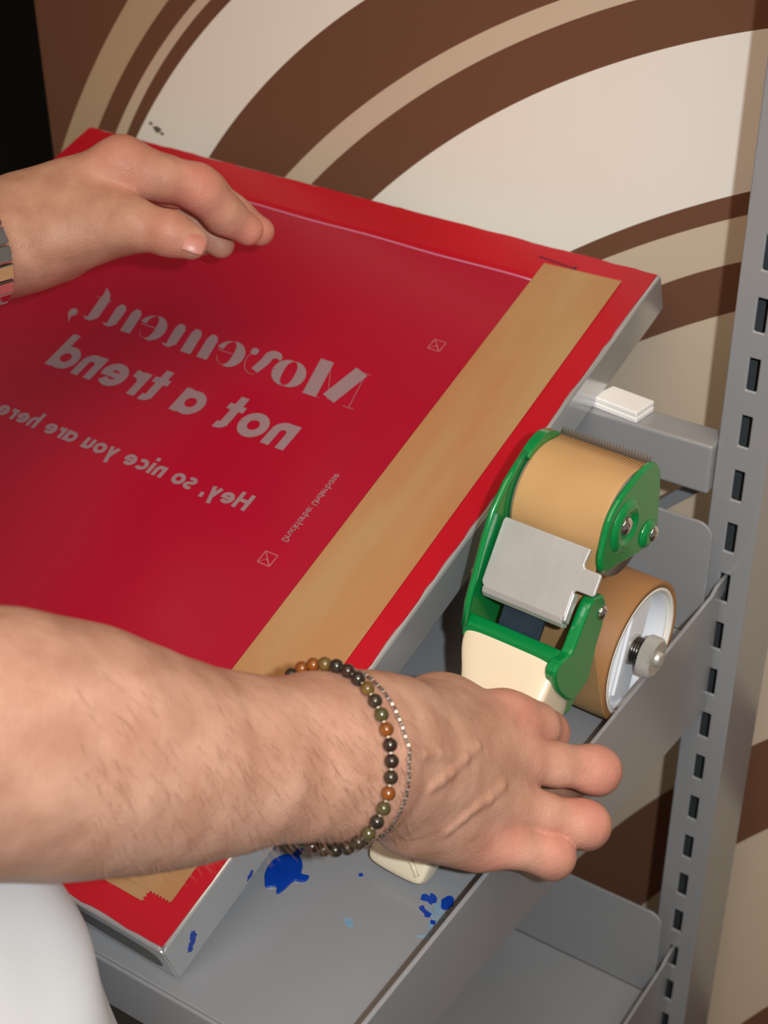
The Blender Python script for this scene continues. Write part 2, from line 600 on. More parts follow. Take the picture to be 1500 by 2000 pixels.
def ring_sheet(o0, i0, h0, i1, h1):
    rr = []
    for ins, h in ((o0, h0), (i0, h0), (i1, h1)):
        rr.append([S(-ins, ins, h), S(-ins, SL - ins, h), S(-SW + ins, SL - ins, h), S(-SW + ins, ins, h)])
    v = [p for r in rr for p in r]
    f = []
    for k in range(2):
        for i in range(4):
            j = (i + 1) % 4
            f.append((k * 4 + i, k * 4 + j, k * 4 + 4 + j, k * 4 + 4 + i))
    return v, f


v, f = ring_sheet(0.05, 0.80, 0.014, 0.86, -0.03)
# ragged outer edge of the glued border
n = 260
outer = []
for k in range(n):
    u = 4.0 * k / n
    e, tt = int(u), u - int(u)
    ins = 0.045 + 0.03 * random.random()
    lo_, hx, hy = ins, -SW + ins, SL - ins
    c = [(-lo_, lo_), (-lo_, hy), (hx, hy), (hx, lo_)]
    a_, b_ = c[e], c[(e + 1) % 4]
    outer.append((a_[0] + (b_[0] - a_[0]) * tt, a_[1] + (b_[1] - a_[1]) * tt))
inn = []
inn2 = []
for k in range(n):
    u = 4.0 * k / n
    e, tt = int(u), u - int(u)
    for lst, ins in ((inn, 0.80), (inn2, 0.85)):
        c = [(-ins, ins), (-ins, SL - ins), (-SW + ins, SL - ins), (-SW + ins, ins)]
        a_, b_ = c[e], c[(e + 1) % 4]
        lst.append((a_[0] + (b_[0] - a_[0]) * tt, a_[1] + (b_[1] - a_[1]) * tt))
v = [S(x, y, -0.004) for x, y in outer] + [S(x, y, 0.018) for x, y in outer] + [S(x, y, 0.018) for x, y in inn] + [S(x, y, -0.035) for x, y in inn2]
f = []
for r_ in range(3):
    for i in range(n):
        j = (i + 1) % n
        f.append((r_ * n + i, r_ * n + j, (r_ + 1) * n + j, (r_ + 1) * n + i))
mesh_obj('glued_border', v, f, M['red'], screen)
ins = 0.85
v = [S(-ins, ins, -0.034), S(-ins, SL - ins, -0.034), S(-SW + ins, SL - ins, -0.034), S(-SW + ins, ins, -0.034)]
v += [S(-ins, ins, -0.05), S(-ins, SL - ins, -0.05), S(-SW + ins, SL - ins, -0.05), S(-SW + ins, ins, -0.05)]
f = [(0, 1, 2, 3), (7, 6, 5, 4), (0, 4, 5, 1), (1, 5, 6, 2), (2, 6, 7, 3), (3, 7, 4, 0)]
mesh_obj('screen_mesh', v, f, M['crimson'], screen)
# pink highlight line where the mesh leaves the back rail, put into the colour
v, f = tube([S(-1.9 - 0.4 * k, SL - 0.90 + 0.012 * math.sin(k * 0.9), -0.028) for k in range(26)], 0.02, 6)
mesh_obj('mesh_highlight', v, f, mat('highlight_pink', (205, 120, 150), 0.3), screen, smooth=True)


# ---- lettering: strokes laid out in letter space, x-height = 1
def ribbon(pts, ws):
    pts = [np.array(p, float) for p in pts]
    if not hasattr(ws, '__len__'):
        ws = [ws] * len(pts)
    L, Rr = [], []
    for i, p in enumerate(pts):
        a = pts[max(i - 1, 0)]
        b = pts[min(i + 1, len(pts) - 1)]
        t = b - a
        t = t / (np.linalg.norm(t) + 1e-9)
        nn = np.array([-t[1], t[0]])
        L.append(p + nn * ws[i] / 2)
        Rr.append(p - nn * ws[i] / 2)
    v = [tuple(p) for p in L] + [tuple(p) for p in Rr]
    k = len(pts)
    f = [(i, i + 1, k + i + 1, k + i) for i in range(k - 1)]
    return v, f


def arc(cx, cy, rx, ry, a0, a1, n=20):
    return [(cx + rx * math.cos(math.radians(a0 + (a1 - a0) * i / n)), cy + ry * math.sin(math.radians(a0 + (a1 - a0) * i / n))) for i in range(n + 1)]


def sans(ch, w):
    """geometric sans: strokes and advance"""
    r = 0.5 - w / 2
    o = lambda cx=0.5: ribbon(arc(cx, 0.5, r, r, 0, 360, 32), w)
    st = lambda x, y0, y1: ribbon([(x, y0), (x, y1)], w)
    h = w / 2
    if ch == 'o': return [o()], 1.0
    if ch == 'a': return [o(), st(1 - h, 0, 1)], 1.0
    if ch == 'd': return [o(), st(1 - h, 0, 1.5)], 1.0
    if ch == 'b': return [o(), st(h, 0, 1.5)], 1.0
    if ch == 'e': return [ribbon(arc(.5, .5, r, r, 0, 318, 28), w), ribbon([(h, .5), (1 - h * .2, .5)], w * .72)], 1.0
    if ch == 'c': return [ribbon(arc(.5, .5, r, r, 45, 315, 28), w)], .9
    if ch in 'nhru':
        a = .84
        rr = a / 2 - h
        if ch == 'u':
            return [st(h, .42, 1), st(a - h, 0, 1), ribbon(arc(a / 2, .42, rr, .42 - h, 180, 360), w)], a
        if ch == 'r':
            return [st(h, 0, 1), ribbon(arc(.55, .5, .55 - h, .5 - h, 170, 85, 10), w)], .62
        return [st(h, 0, 1.5 if ch == 'h' else 1), st(a - h, 0, .58), ribbon(arc(a / 2, .58, rr, .42 - h, 0, 180), w)], a
    if ch == 't': return [st(.3, 0.12, 1.35), ribbon([(0, 1 - w * .4), (.62, 1 - w * .4)], w * .8), ribbon(arc(.3 + .2, .2, .2, .2 - h * .6, 180, 290, 8), w * .9)], .66
    if ch == 'f': return [st(.28, 0, 1.2), ribbon([(0, 1 - w * .4), (.56, 1 - w * .4)], w * .8), ribbon(arc(.28 + .25, 1.2, .25, .25, 180, 80, 8), w)], .56
    if ch == 'i': return [st(h + .03, 0, 1), st(h + .03, 1.2, 1.2 + w)], w + .06
    if ch == 'k': return [st(h, 0, 1.5), ribbon([(h, .45), (.72, 1)], w), ribbon([(.3, .55), (.78, 0)], w)], .8
    if ch == 's': return [ribbon(arc(.36, .72, .26, .28 - h * .6, 30, 255, 14) + arc(.36, .29, .28, .29 - h * .6, 80, -145, 14), w * .9)], .72
    if ch == 'y': return [ribbon([(h, 1), (.45, .12)], w), ribbon([(.86 - h, 1), (.30, -.45)], w)], .86
    if ch == 'v': return [ribbon([(h, 1), (.43, .05)], w), ribbon([(.86 - h, 1), (.43, .05)], w)], .86
    if ch == 'H': return [st(h, 0, 1.42), st(1.05 - h, 0, 1.42), ribbon([(h, .74), (1.05 - h, .74)], w)], 1.05
    if ch == 'U': return [st(h, .45, 1.42), st(1 - h, .45, 1.42), ribbon(arc(.5, .45, .5 - h, .45 - h, 180, 360), w)], 1.0
    if ch == 'D': return [st(h, 0, 1.42), ribbon([(h, 1.42 - h), (.4, 1.42 - h)] + arc(.4, .71, .6 - h, .71 - h, 90, -90) + [(h, h)], w)], 1.0
    if ch == ',': return [ribbon([(h + .05, .22), (h, -.22)], w * .9)], w + .1
    if ch == ':': return [st(h, 0, w * 1.1), st(h, .7, .7 + w * 1.1)], w
    return [], .45


def didone(ch):
    """fat face with hairlines"""
    W, T = .36, .014
    def fat(x, y0, y1, foot=False):
        # heavy stem with a shoulder tapering to a hairline and, if asked, a curved foot
        p = [(x, y0), (x, y1 - .16), (x + .03, y1 - .05), (x + .09, y1 + .02)]
        w_ = [W, W, W * .75, W * .2]
        if foot:
            p = [(x + .30, y0 - .04), (x + .20, y0 - .10), (x + .08, y0 - .06), (x + .01, y0 + .06)] + p[1:]
            w_ = [.02, .08, .2, W * .9] + w_[1:]
        return ribbon(p, w_)
    if ch == 'M':
        return [ribbon([(.16, 0), (.16, 1.4)], T), ribbon([(.0, .02), (.36, .02)], T), ribbon([(.0, 1.38), (.26, 1.38)], T),
                ribbon([(.30, 1.4), (.84, .1)], W * 1.25), ribbon([(.84, .05), (1.3, 1.4)], T), ribbon([(1.42, 0), (1.42, 1.4)], W * 1.2),
                ribbon([(1.1, .02), (1.68, .02)], T)], 1.72
    if ch == 'o':
        p = arc(.5, .5, .36, .48, 0, 360, 40)
        return [ribbon(p, [T + .33 * abs(math.cos(2 * math.pi * i / 40)) ** 1.4 for i in range(41)])], .98
    if ch == 'e':
        p = arc(.48, .5, .34, .48, 12, 335, 40)
        ws = [T + .35 * max(0, -math.cos(math.radians(12 + 323 * i / 40))) ** 1.1 + .2 * max(0, math.cos(math.radians(12 + 323 * i / 40))) ** 2 * (1 if i < 8 else 0) for i in range(41)]
        return [ribbon(p, ws), ribbon([(.3, .52), (.86, .52)], T * 1.6)], .9
    if ch == 'v':
        return [ribbon(arc(.08, .82, .2, .18, 180, 30, 8) + [(.3, .62), (.46, .2)], [T, .08, .16, .22, .26, .28, .3, .3, .3, .3, .26]), ribbon(arc(.52, .52, .36, .48, -110, 70, 18), T * 1.3),
                ribbon(arc(.76, .88, .07, .08, 0, 360, 10), .12)], .92
    if ch == 'm':
        return [fat(.2, 0, .96), fat(.78, 0, .96), fat(1.36, .14, .96, True)], 1.72
    if ch == 'n':
        return [fat(.2, 0, .96), fat(.78, .14, .96, True)], 1.14
    if ch == 't':
        return [ribbon([(.6, .10), (.48, .04), (.36, .08), (.28, .2), (.27, .96), (.32, 1.2), (.46, 1.42)], [.02, .1, .22, W, W, W * .6, .02]), ribbon([(0, .97), (.6, .97)], T * 1.6)], .76
    if ch == ',':
        return [ribbon(arc(.16, .10, .08, .08, 0, 360, 12), .16), ribbon([(.26, .06), (.1, -.3)], [.14, .02])], .4
    return [], .4


def text_mesh(name, txt, glyph, origin, height_u, length, flip, gap=.1, mt=None, parent=None, h=-0.03, slant=0.0):
    """mirrored line of lettering; origin: screen x, y of the first letter's foot; flip 'x': runs along -x, 'y': runs along +y"""
    vs_, fs_, cur = [], [], 0.0
    for ch in txt:
        gl, adv = glyph(ch)
        for gv, gf in gl:
            k = len(vs_)
            vs_ += [(p[0] + cur, p[1]) for p in gv]
            fs_ += [tuple(i + k for i in q) for q in gf]
        cur += adv + gap
    kx = length / (cur - gap)
    pts = []
    for k, (x, y) in enumerate(vs_):
        hh = h + 0.0003 * (k % 7)
        if flip == 'x':
            pts.append(S(origin[0] - x * kx - slant * y * height_u, origin[1] + y * height_u, hh))
        else:
            pts.append(S(origin[0] + y * height_u, origin[1] + x * kx, hh))
    o = mesh_obj(name, pts, fs_, mt or M['print'], parent or screen)
    return o


text_mesh('lettering', 'Movement,', didone, (-3.17, 9.06), 0.58, 6.46, 'x', .09, slant=0.22)['label'] = 'mirrored fat face word Movement'
text_mesh('lettering', 'not a trend', lambda c: sans(c, .30), (-3.74, 7.83), 0.55, 5.33, 'x', .10)['label'] = 'mirrored bold words not a trend'
text_mesh('lettering', 'Hey, so nice you are here', lambda c: sans(c, .30), (-3.55, 6.50), 0.235, 5.55, 'x', .12)['label'] = 'mirrored bold line Hey, so nice you are here'
text_mesh('lettering', 'Druckfarbe: Underbase', lambda c: sans(c, .20), (-2.645, 6.27), 0.088, 1.50, 'y', .14)['label'] = 'small mirrored words Druckfarbe: Underbase'
for cx, cy in ((-2.69, 10.90), (-2.62, 5.87)):
    hs = 0.115
    c = [(cx - hs, cy - hs), (cx + hs, cy - hs), (cx + hs, cy + hs), (cx - hs, cy + hs)]
    vf = [ribbon([c[i], c[(i + 1) % 4]], .022) for i in range(4)]
    vf += [ribbon([c[3], c[1]], .016), ribbon([c[0], (cx, cy)], .016), ribbon([c[1], (cx - .02, cy + .0)], .016)]
    vv, ff = join(*vf)
    mesh_obj('registration_mark', [S(x, y, -0.03 + 0.0004 * (k % 5)) for k, (x, y) in enumerate(vv)], ff, M['mark'], screen)
vf = []
for k in range(9):
    x = -1.42 - k * 0.085
    hgt = 0.05 + (0.08 if k in (0,) else 0.02 * random.random())
    vf.append(ribbon([(x, 13.40 - hgt / 2 + k * .008), (x - 0.02, 13.40 + hgt / 2 + k * .008)], .03 if k else .05))
    vf.append(ribbon([(x - .02, 13.40 - .02 + k * .008), (x - .075, 13.41 + k * .008)], .02))
vv, ff = join(*vf)
mesh_obj('faded_handwriting', [S(x, y, 0.0215) for x, y in vv], ff, M['ink'], screen)


def tape_strip(corners, h, nj=26, axis=1):
    """corners: a0, a1 (start end), b0, b1 (far end); both cut ends are serrated"""
    a0, a1, b0, b1 = [np.array(c, float) for c in corners]
    dirn = (b0 - a0) / np.linalg.norm(b0 - a0)
    pts = []
    for k in range(nj * 2 + 1):
        t = k / (nj * 2)
        pts.append(a0 + (a1 - a0) * t - dirn * (0.035 if k % 2 else 0.0))
    for k in range(nj * 2 + 1):
        t = k / (nj * 2)
        pts.append(b1 + (b0 - b1) * t + dirn * (0.035 if k % 2 else 0.0))
    v, f = prism([tuple(p) for p in pts], lambda p, q, t_: S(p, q, t_), h, h + 0.012)
    return mesh_obj('tape_strip', v, f, M['kraft'], screen)


tape_strip([(-0.72, 0.44), (-0.72, 1.88), (-12.2, 0.40), (-12.2, 1.84)], 0.019)['label'] = 'strip of kraft tape along the front rail'
tape_strip([(-1.77, 0.60), (-0.33, 0.62), (-1.98, 13.30), (-0.52, 13.36)], 0.034)['label'] = 'strip of kraft tape along the right rail'


def on_side(p, q, t_):       # outer face of the right rail: p along the rail, q height below the top
    return S(0.0 + t_, p, q)


blot('paint_spot', [(0.30, -0.50), (0.34, -0.40), (0.42, -0.36), (0.46, -0.26), (0.52, -0.30), (0.52, -0.42), (0.42, -0.50), (0.36, -0.56)], M['blue'], screen, on_side, 0.004, rag=.02)
blot('paint_spot', [(1.55, -0.68), (1.60, -0.60), (1.70, -0.60), (1.66, -0.68)], M['blue'], screen, on_side, 0.004, rag=.012)
blot('paint_smear', [(2.15, -0.30), (2.2, -0.2), (2.28, -0.22), (2.26, -0.34), (2.2, -0.38)], M['ltblue'], screen, on_side, 0.003, rag=.01)
blot('worn_patch', [(-0.25, -0.25), (-0.8, -0.18), (-1.5, -0.2), (-2.0, -0.16), (-2.05, -0.5), (-1.4, -0.6), (-0.8, -0.62), (-0.25, -0.6)], mat('worn', (92, 96, 92), 0.5), screen,
     lambda p, q, t_: S(p, 0.0 - t_, q), 0.005)

# ------------------------------------------------------------------ white pads on the bar
PADM = M['pad']
pc = [(-2.50, 11.52), (-1.70, 11.42), (-1.77, 10.90), (-2.64, 11.02)]
for k, (lab, sh) in enumerate((('lower of the two stacked white square pads on the cross bar', 0.012), ('upper of the two stacked white square pads on the cross bar', 0.0))):
    z0 = 3.422 + 0.098 * k
    v, f = prism([(x + sh, y - sh) for x, y in pc], lambda p, q, t_: (p, q, t_), z0, z0 + 0.094)
    tag(mesh_obj('white_pad', v, f, PADM, bevel=0.02), lab, 'pad', 'white pads on the cross bar')

# ------------------------------------------------------------------ the tape dispenser
GA = Vector((1, -0.053, 0)).normalized()
GB = Vector((0.053, 1, 0)).normalized()
GO = Vector((-0.38, 6.87, 0.0))


def G(a, b, z):
    return tuple(GO + GA * a + GB * b + Vector((0, 0, z)))


gun = thing('tape_dispenser', 'green handheld packing tape dispenser with cream handle and kraft tape', 'tape dispenser', (-1.0, 6.5, 0.0))


def plate(name, out, a0, a1, mt, parent=gun, bevel=0.03, sm=0, seg=3):
    if sm:
        out = smooth_path(out, sm)
    v, f = prism(out, lambda p, q, t_: G(t_, p, q), a0, a1)
    return mesh_obj(name, v, f, mt, parent, bevel=bevel, seg=seg)


def gcyl(name, b, z, prof, mt, parent=gun, n=40, smooth=True, ring=False):
    v, f = lathe(prof, lambda t_, c, s_: G(t_, b + c, z + s_), n, ring=ring)
    o = mesh_obj(name, v, f, mt, parent, smooth=False)
    if smooth:
        for p in o.data.polygons:
            p.use_smooth = len(p.vertices) == 4
    return o


# side plates
plate('side_plate', [(-1.30, 2.70), (-0.97, 3.50), (-0.64, 4.22), (-0.30, 4.55), (0.18, 4.82), (0.60, 4.90), (0.98, 4.76), (1.26, 4.3), (1.28, 3.5), (0.95, 2.7), (1.75, 1.6), (1.6, 0.85), (1.15, 0.8), (0.35, 2.0), (-0.45, 1.6), (-0.95, 1.65)], -1.45, -1.38, M['green'])
# the folded rim on top of the left plate
rim = [(-1.26, 2.66), (-1.18, 3.02), (-0.97, 3.50), (-0.80, 3.92), (-0.62, 4.24), (-0.30, 4.54), (0.18, 4.81)]
v, f = tube([G(-1.40, b, z) for b, z in rim], 0.055, 8)
mesh_obj('plate_rim', v, f, M['green'], gun, smooth=True)
blob = [(0.15, 4.74), (0.3, 4.86), (0.62, 4.93), (0.95, 4.80), (1.02, 4.66), (0.8, 4.58), (0.45, 4.62)]
plate('nose_tab', blob, -1.47, -1.32, M['green'], sm=4, bevel=0.05)
rp = plate('side_plate', [(0.52, 4.80), (0.92, 4.82), (1.16, 4.68), (1.26, 4.40), (1.31, 3.85), (1.31, 3.52), (1.20, 3.38), (0.95, 3.36), (0.5, 3.45), (0.14, 3.54), (-0.11, 3.58), (-0.30, 3.68), (-0.36, 3.86), (-0.33, 4.10), (-0.20, 4.46), (0.06, 4.66)], 0.10, 0.20, M['green'], sm=3, bevel=0.045)
for (b, z, r0, r1) in ((0.27, 4.14, 0.33, 0.20),):
    gcyl('boss', b, z, [(0.15, r0 + 0.10), (0.22, r0 + 0.06), (0.26, r0 - 0.02), (0.26, r1 + 0.03), (0.21, r1)], M['green'], rp)
gcyl('boss', 0.98, 3.62, [(0.15, 0.26), (0.24, 0.2), (0.27, 0.13)], M['green'], rp)


def rivet(b, z, a, r, parent=gun):
    prof = [(a - 0.1, r * 0.6), (a, r), (a + r * 0.25, r * 0.92), (a + r * 0.45, r * 0.6), (a + r * 0.52, r * 0.2)]
    return gcyl('rivet', b, z, prof, M['chrome'], parent, 24)


rivet(0.27, 4.14, 0.20, 0.15)
rivet(1.06, 3.60, 0.25, 0.13)
arm = plate('lower_arm', [(-0.32, 3.28), (-0.16, 3.2), (-0.08, 2.95), (-0.12, 2.72), (-0.26, 2.42), (-0.38, 2.05), (-0.44, 1.9), (-0.85, 1.78), (-1.2, 2.1), (-1.38, 2.40), (-1.42, 2.66), (-1.26, 2.74), (-1.02, 2.72), (-0.86, 2.9), (-0.60, 3.24), (-0.46, 3.32)], 0.02, 0.2, M['green'], sm=3, bevel=0.08, seg=4)
plate('lower_lobe', [(-0.36, 2.1), (-0.38, 1.86), (-0.52, 1.58), (-0.72, 1.44), (-0.98, 1.5), (-1.1, 1.8), (-0.8, 2.3)], -0.02, 0.08, M['green'], sm=3, bevel=0.04)
rivet(-0.20, 2.94, 0.20, 0.115)
gcyl('rivet', -0.86, 3.32, [(-1.46, 0.07), (-1.52, 0.07), (-1.55, 0.03)], M['chrome'], gun, 16)
# web that joins both plates above the handle
plate('cross_web', [(-1.30, 2.50), (-1.25, 2.73), (-1.05, 2.75), (-0.75, 2.3), (-0.5, 1.9), (-0.62, 1.8), (-0.95, 2.3), (-1.1, 2.45)], -1.42, 0.06, M['green'], bevel=0.03)
# roller and the tape around it
CB, CZ, CR = 0.55, 3.98, 0.80
gcyl('roller', CB, CZ, [(-1.37, 0.2), (-1.37, CR - 0.03), (-1.34, CR - 0.012), (0.08, CR - 0.012), (0.08, 0.2)], M['drumgrey'], gun, 64)


def ribbon3(path, a0, a1, th, mt, name, teeth=0, parent=gun):
    """a strip of tape: path in (b, z), from a0 to a1, thickness th towards its left"""
    n = len(path)
    na = max(teeth * 2, 1)
    v, f = [], []
    for i, (b, z) in enumerate(path):
        p0 = path[max(i - 1, 0)]; p1 = path[min(i + 1, n - 1)]
        t = np.array([p1[0] - p0[0], p1[1] - p0[1]]); t = t / np.linalg.norm(t)
        for k in range(na + 1):
            e = 0.05 if (teeth and i == n - 1 and k % 2) else 0.0
            for sgn in (0.0, th):
                v.append(G(a0 + (a1 - a0) * k / na, b + t[0] * e - t[1] * sgn, z + t[1] * e + t[0] * sgn))
    st = (na + 1) * 2
    for i in range(n - 1):
        for k in range(na):
            q = i * st + k * 2
            f.append((q, q + 2, q + st + 2, q + st))
            f.append((q + 1, q + st + 1, q + st + 3, q + 3))
        q = i * st
        f.append((q, q + st, q + st + 1, q + 1))
        q = i * st + na * 2
        f.append((q, q + 1, q + st + 1, q + st))
    for k in range(na):
        q = k * 2
        f.append((q, q + 1, q + 3, q + 2))
        q = (n - 1) * st + k * 2
        f.append((q, q + 2, q + 3, q + 1))
    return mesh_obj(name, v, f, mt, parent, smooth=False)


RB, RZ, RR = 1.40, 1.158, 1.150
path = [(RB + RR * math.cos(math.radians(a)), RZ + RR * math.sin(math.radians(a))) for a in (250, 235, 220, 205, 190)]
path += [(-0.05, 2.0), (-0.25, 2.7), (-0.30, 3.3)]
path += [(CB + CR * math.cos(math.radians(a)), CZ + CR * math.sin(math.radians(a))) for a in range(186, 74, -8)]
path += [(1.0, 4.72)]
tp = ribbon3(path, -1.32, 0.085, 0.012, M['kraft2'], 'loose_tape', 30)
for p in tp.data.polygons:
    p.use_smooth = True
# serrated blade
n = 30
pts = [(-1.36, 0.0)]
for k in range(n * 2 + 1):
    pts.append((-1.36 + 1.46 * k / (2 * n), 0.14 if k % 2 else 0.06))
pts.append((0.10, 0.0))
v, f = prism(pts, lambda p, q, t_: G(p, 1.05 + q * 0.35 + t_, 4.66 + q * 1.1), 0.0, 0.02)
mesh_obj('blade', v, f, mat('blade_steel', (150, 142, 134), 0.3, 0.8), gun)
# polished tension plate
PO, PD = np.array([-0.36, 4.04]), np.array([-0.56, -0.83])
PD = PD / np.linalg.norm(PD)
PN = np.array([PD[1], -PD[0]])


def TP(a, s_, h):
    q = PO + PD * s_ + PN * h
    return G(a, q[0], q[1])


out = [(-1.32, 0.0), (-1.34, 0.06), (-1.34, 0.96), (-1.27, 1.04), (-0.02, 1.04), (0.03, 0.98), (0.03, 0.63), (0.06, 0.60), (0.30, 0.60), (0.33, 0.57), (0.33, 0.30), (0.31, 0.27), (0.07, 0.27), (0.04, 0.23), (0.06, 0.0)]
v, f = prism(out, lambda p, q, t_: TP(p, q, t_), 0.0, 0.06)
tpl = mesh_obj('tension_plate', v, f, M['steel'], gun, bevel=0.025, seg=3)
prof = [(1.02, 0.06), (1.10, 0.03), (1.16, -0.05), (1.16, -0.2), (1.10, -0.2), (1.09, -0.06), (1.02, 0.0)]
v, f = prism(prof, lambda p, q, t_: TP(t_, p, q), -1.30, 0.0)
mesh_obj('plate_fold', v, f, M['steel'], gun, bevel=0.015)
v, f = prism([(0.64, 0.05), (1.05, 0.05), (1.1, -0.12), (0.66, -0.12)], lambda p, q, t_: TP(t_, p, q), 0.0, 0.05)
mesh_obj('plate_fold', v, f, M['steel'], gun, bevel=0.02)
# dark leaf spring under it
v, f = prism([(-0.74, 3.05), (-1.02, 2.58), (-0.98, 2.54), (-0.68, 3.02)], lambda p, q, t_: G(t_, p, q), -1.02, -0.36)
mesh_obj('leaf_spring', v, f, M['blacksteel'], gun)

# handle: rounded sections along the grip
HS = [  # b, z, centre a, half width, thickness up, thickness down
    (-1.06, 2.70, -0.62, 0.70, 0.02, 0.05),
    (-1.13, 2.63, -0.63, 0.755, 0.12, 0.45),
    (-1.28, 2.44, -0.64, 0.765, 0.15, 0.95),
    (-1.44, 2.24, -0.58, 0.72, 0.16, 1.22),
    (-1.60, 2.06, -0.52, 0.64, 0.17, 1.28),
    (-1.85, 1.80, -0.53, 0.58, 0.19, 1.15),
    (-2.20, 1.46, -0.66, 0.52, 0.22, 0.80),
    (-2.65, 1.06, -0.74, 0.46, 0.24, 0.60),
    (-3.05, 0.70, -0.80, 0.46, 0.24, 0.46),
    (-3.40, 0.42, -0.82, 0.48, 0.20, 0.34),
    (-3.66, 0.24, -0.82, 0.48, 0.13, 0.22),
    (-3.76, 0.16, -0.82, 0.42, 0.04, 0.1),
]
hd = np.array([-0.72, -0.69]); hn = np.array([-0.69, 0.72])   # along the grip, and up out of it
rings = []
NS = 28
for b, z, ca, hw, tu, td in HS:
    ring = []
    for i in range(NS):
        an = 2 * math.pi * i / NS
        ca_, sa_ = math.cos(an), math.sin(an)
        ex = 0.45
        px = hw * math.copysign(abs(ca_) ** ex, ca_)
        py = math.copysign(abs(sa_) ** ex, sa_)
        py = py * (tu if py > 0 else td)
        ring.append(G(ca + px, b + hn[0] * py, max(z + hn[1] * py, 0.03)))
    rings.append(ring)
v, f = loft(rings)
hnd = mesh_obj('handle', v, f, M['cream'], gun, smooth=True)
md = hnd.modifiers.new('sub', 'SUBSURF'); md.levels = 1; md.render_levels = 2
# seam ridge at the butt of the handle
v, f = tube([G(-1.05, -3.40, 0.72), G(-0.92, -3.52, 0.60), G(-0.74, -3.60, 0.51), G(-0.56, -3.67, 0.42), G(-0.44, -3.74, 0.33)], 0.035, 8)
mesh_obj('handle_ridge', v, f, M['cream'], hnd, smooth=True)

# the roll of tape on its hub
roll = gcyl('tape_roll', RB, RZ, [(-1.30, 1.04), (-1.30, RR), (0.09, RR), (0.10, RR - 0.015), (0.10, 1.055)], M['kraft3'], gun, 96, ring=True)
gcyl('core', RB, RZ, [(-1.30, 0.985), (-1.30, 1.05), (0.095, 1.05), (0.105, 1.04), (0.105, 0.995), (0.09, 0.985), (-1.2, 0.985)], M['card'], roll, 96, ring=True)
gcyl('hub_rim', RB, RZ, [(-1.2, 0.93), (-1.2, 0.975), (0.0, 0.975), (0.03, 0.95), (0.0, 0.92), (-0.5, 0.92)], M['white'], roll, 72, ring=True)
gcyl('hub_disc', RB, RZ, [(-0.62, 0.05), (-0.62, 0.95), (-0.56, 0.95), (-0.56, 0.05)], M['white'], roll, 48)
# flat bridge across the hub
ba = math.radians(72)
cb_, sb_ = math.cos(ba), math.sin(ba)


def HB(u, w_, a):
    return G(a, RB + u * cb_ - w_ * sb_, RZ + u * sb_ + w_ * cb_)


br = []
for u in (-0.90, -0.7, 0.7, 0.90):
    br.append((u, 0.34 if abs(u) < 0.8 else 0.22))
v, f = prism([(-0.90, -0.20), (-0.80, -0.33), (0.80, -0.33), (0.90, -0.20), (0.90, 0.20), (0.80, 0.42), (-0.80, 0.42), (-0.90, 0.20)], lambda p, q, t_: HB(p, q, t_), -0.55, -0.06)
mesh_obj('hub_bridge', v, f, M['white'], roll, bevel=0.03, seg=3)
v, f = prism([(-0.72, 0.22), (0.72, 0.22), (0.72, 0.34), (-0.72, 0.34)], lambda p, q, t_: HB(p, q, t_), -0.07, -0.02)
mesh_obj('hub_rib', v, f, M['white'], roll, bevel=0.02)
gcyl('hub_axle', RB, RZ, [(-1.42, 0.12), (-1.42, 0.12), (0.43, 0.12), (0.46, 0.09)], M['zinc'], gun, 24)
gcyl('washer', RB, RZ, [(-0.06, 0.10), (-0.06, 0.25), (-0.02, 0.25), (-0.02, 0.10)], M['zinc'], gun, 32)
sp_path = []
for k in range(64):
    an = 2 * math.pi * k / 18
    sp_path.append(G(0.0 + 0.145 * k / 63, RB + 0.20 * math.cos(an), RZ + 0.20 * math.sin(an)))
v, f = tube(sp_path, 0.026, 8)
mesh_obj('spring', v, f, M['spring'], gun, smooth=True)
nk = 56
rings = []
for a_, rr_ in ((0.17, 0.27), (0.18, 0.325), (0.355, 0.325), (0.385, 0.29)):
    rings.append([G(a_, RB + (rr_ - (0.014 if (i % 2 and 0.26 < rr_ < 1) else 0)) * math.cos(math.pi * i / nk), RZ + (rr_ - (0.014 if (i % 2 and 0.26 < rr_ < 1) else 0)) * math.sin(math.pi * i / nk)) for i in range(2 * nk)])
v, f = loft(rings)
knob = mesh_obj('knob', v, f, M['zinc'], gun)
gcyl('knob_bolt', RB, RZ, [(0.36, 0.10), (0.41, 0.10), (0.43, 0.07)], M['chrome'], knob, 20)

# ------------------------------------------------------------------ the person
# bodies are grown from an implicit surface: tapered limbs blended into one skin
def cone_sdf(P, p0, p1, r0, r1, flat=None, k=1.0):
    p0 = np.asarray(p0, np.float32); p1 = np.asarray(p1, np.float32)
    ab = p1 - p0
    l2 = float(ab @ ab) + 1e-9
    q = P - p0
    t = np.clip((q @ ab) / l2, 0, 1)
    dv = q - t[..., None] * ab
    if flat is not None:
        nrm = np.asarray(flat, np.float32)
        nrm = nrm / np.linalg.norm(nrm)
        dv = dv + (dv @ nrm)[..., None] * nrm * np.float32(1.0 / k - 1.0)
    return np.sqrt((dv * dv).sum(-1)) - (r0 + (r1 - r0) * t)


def smin(a, b, k):
    h = np.maximum(k - np.abs(a - b), 0) / k
    return np.minimum(a, b) - h * h * k * 0.25


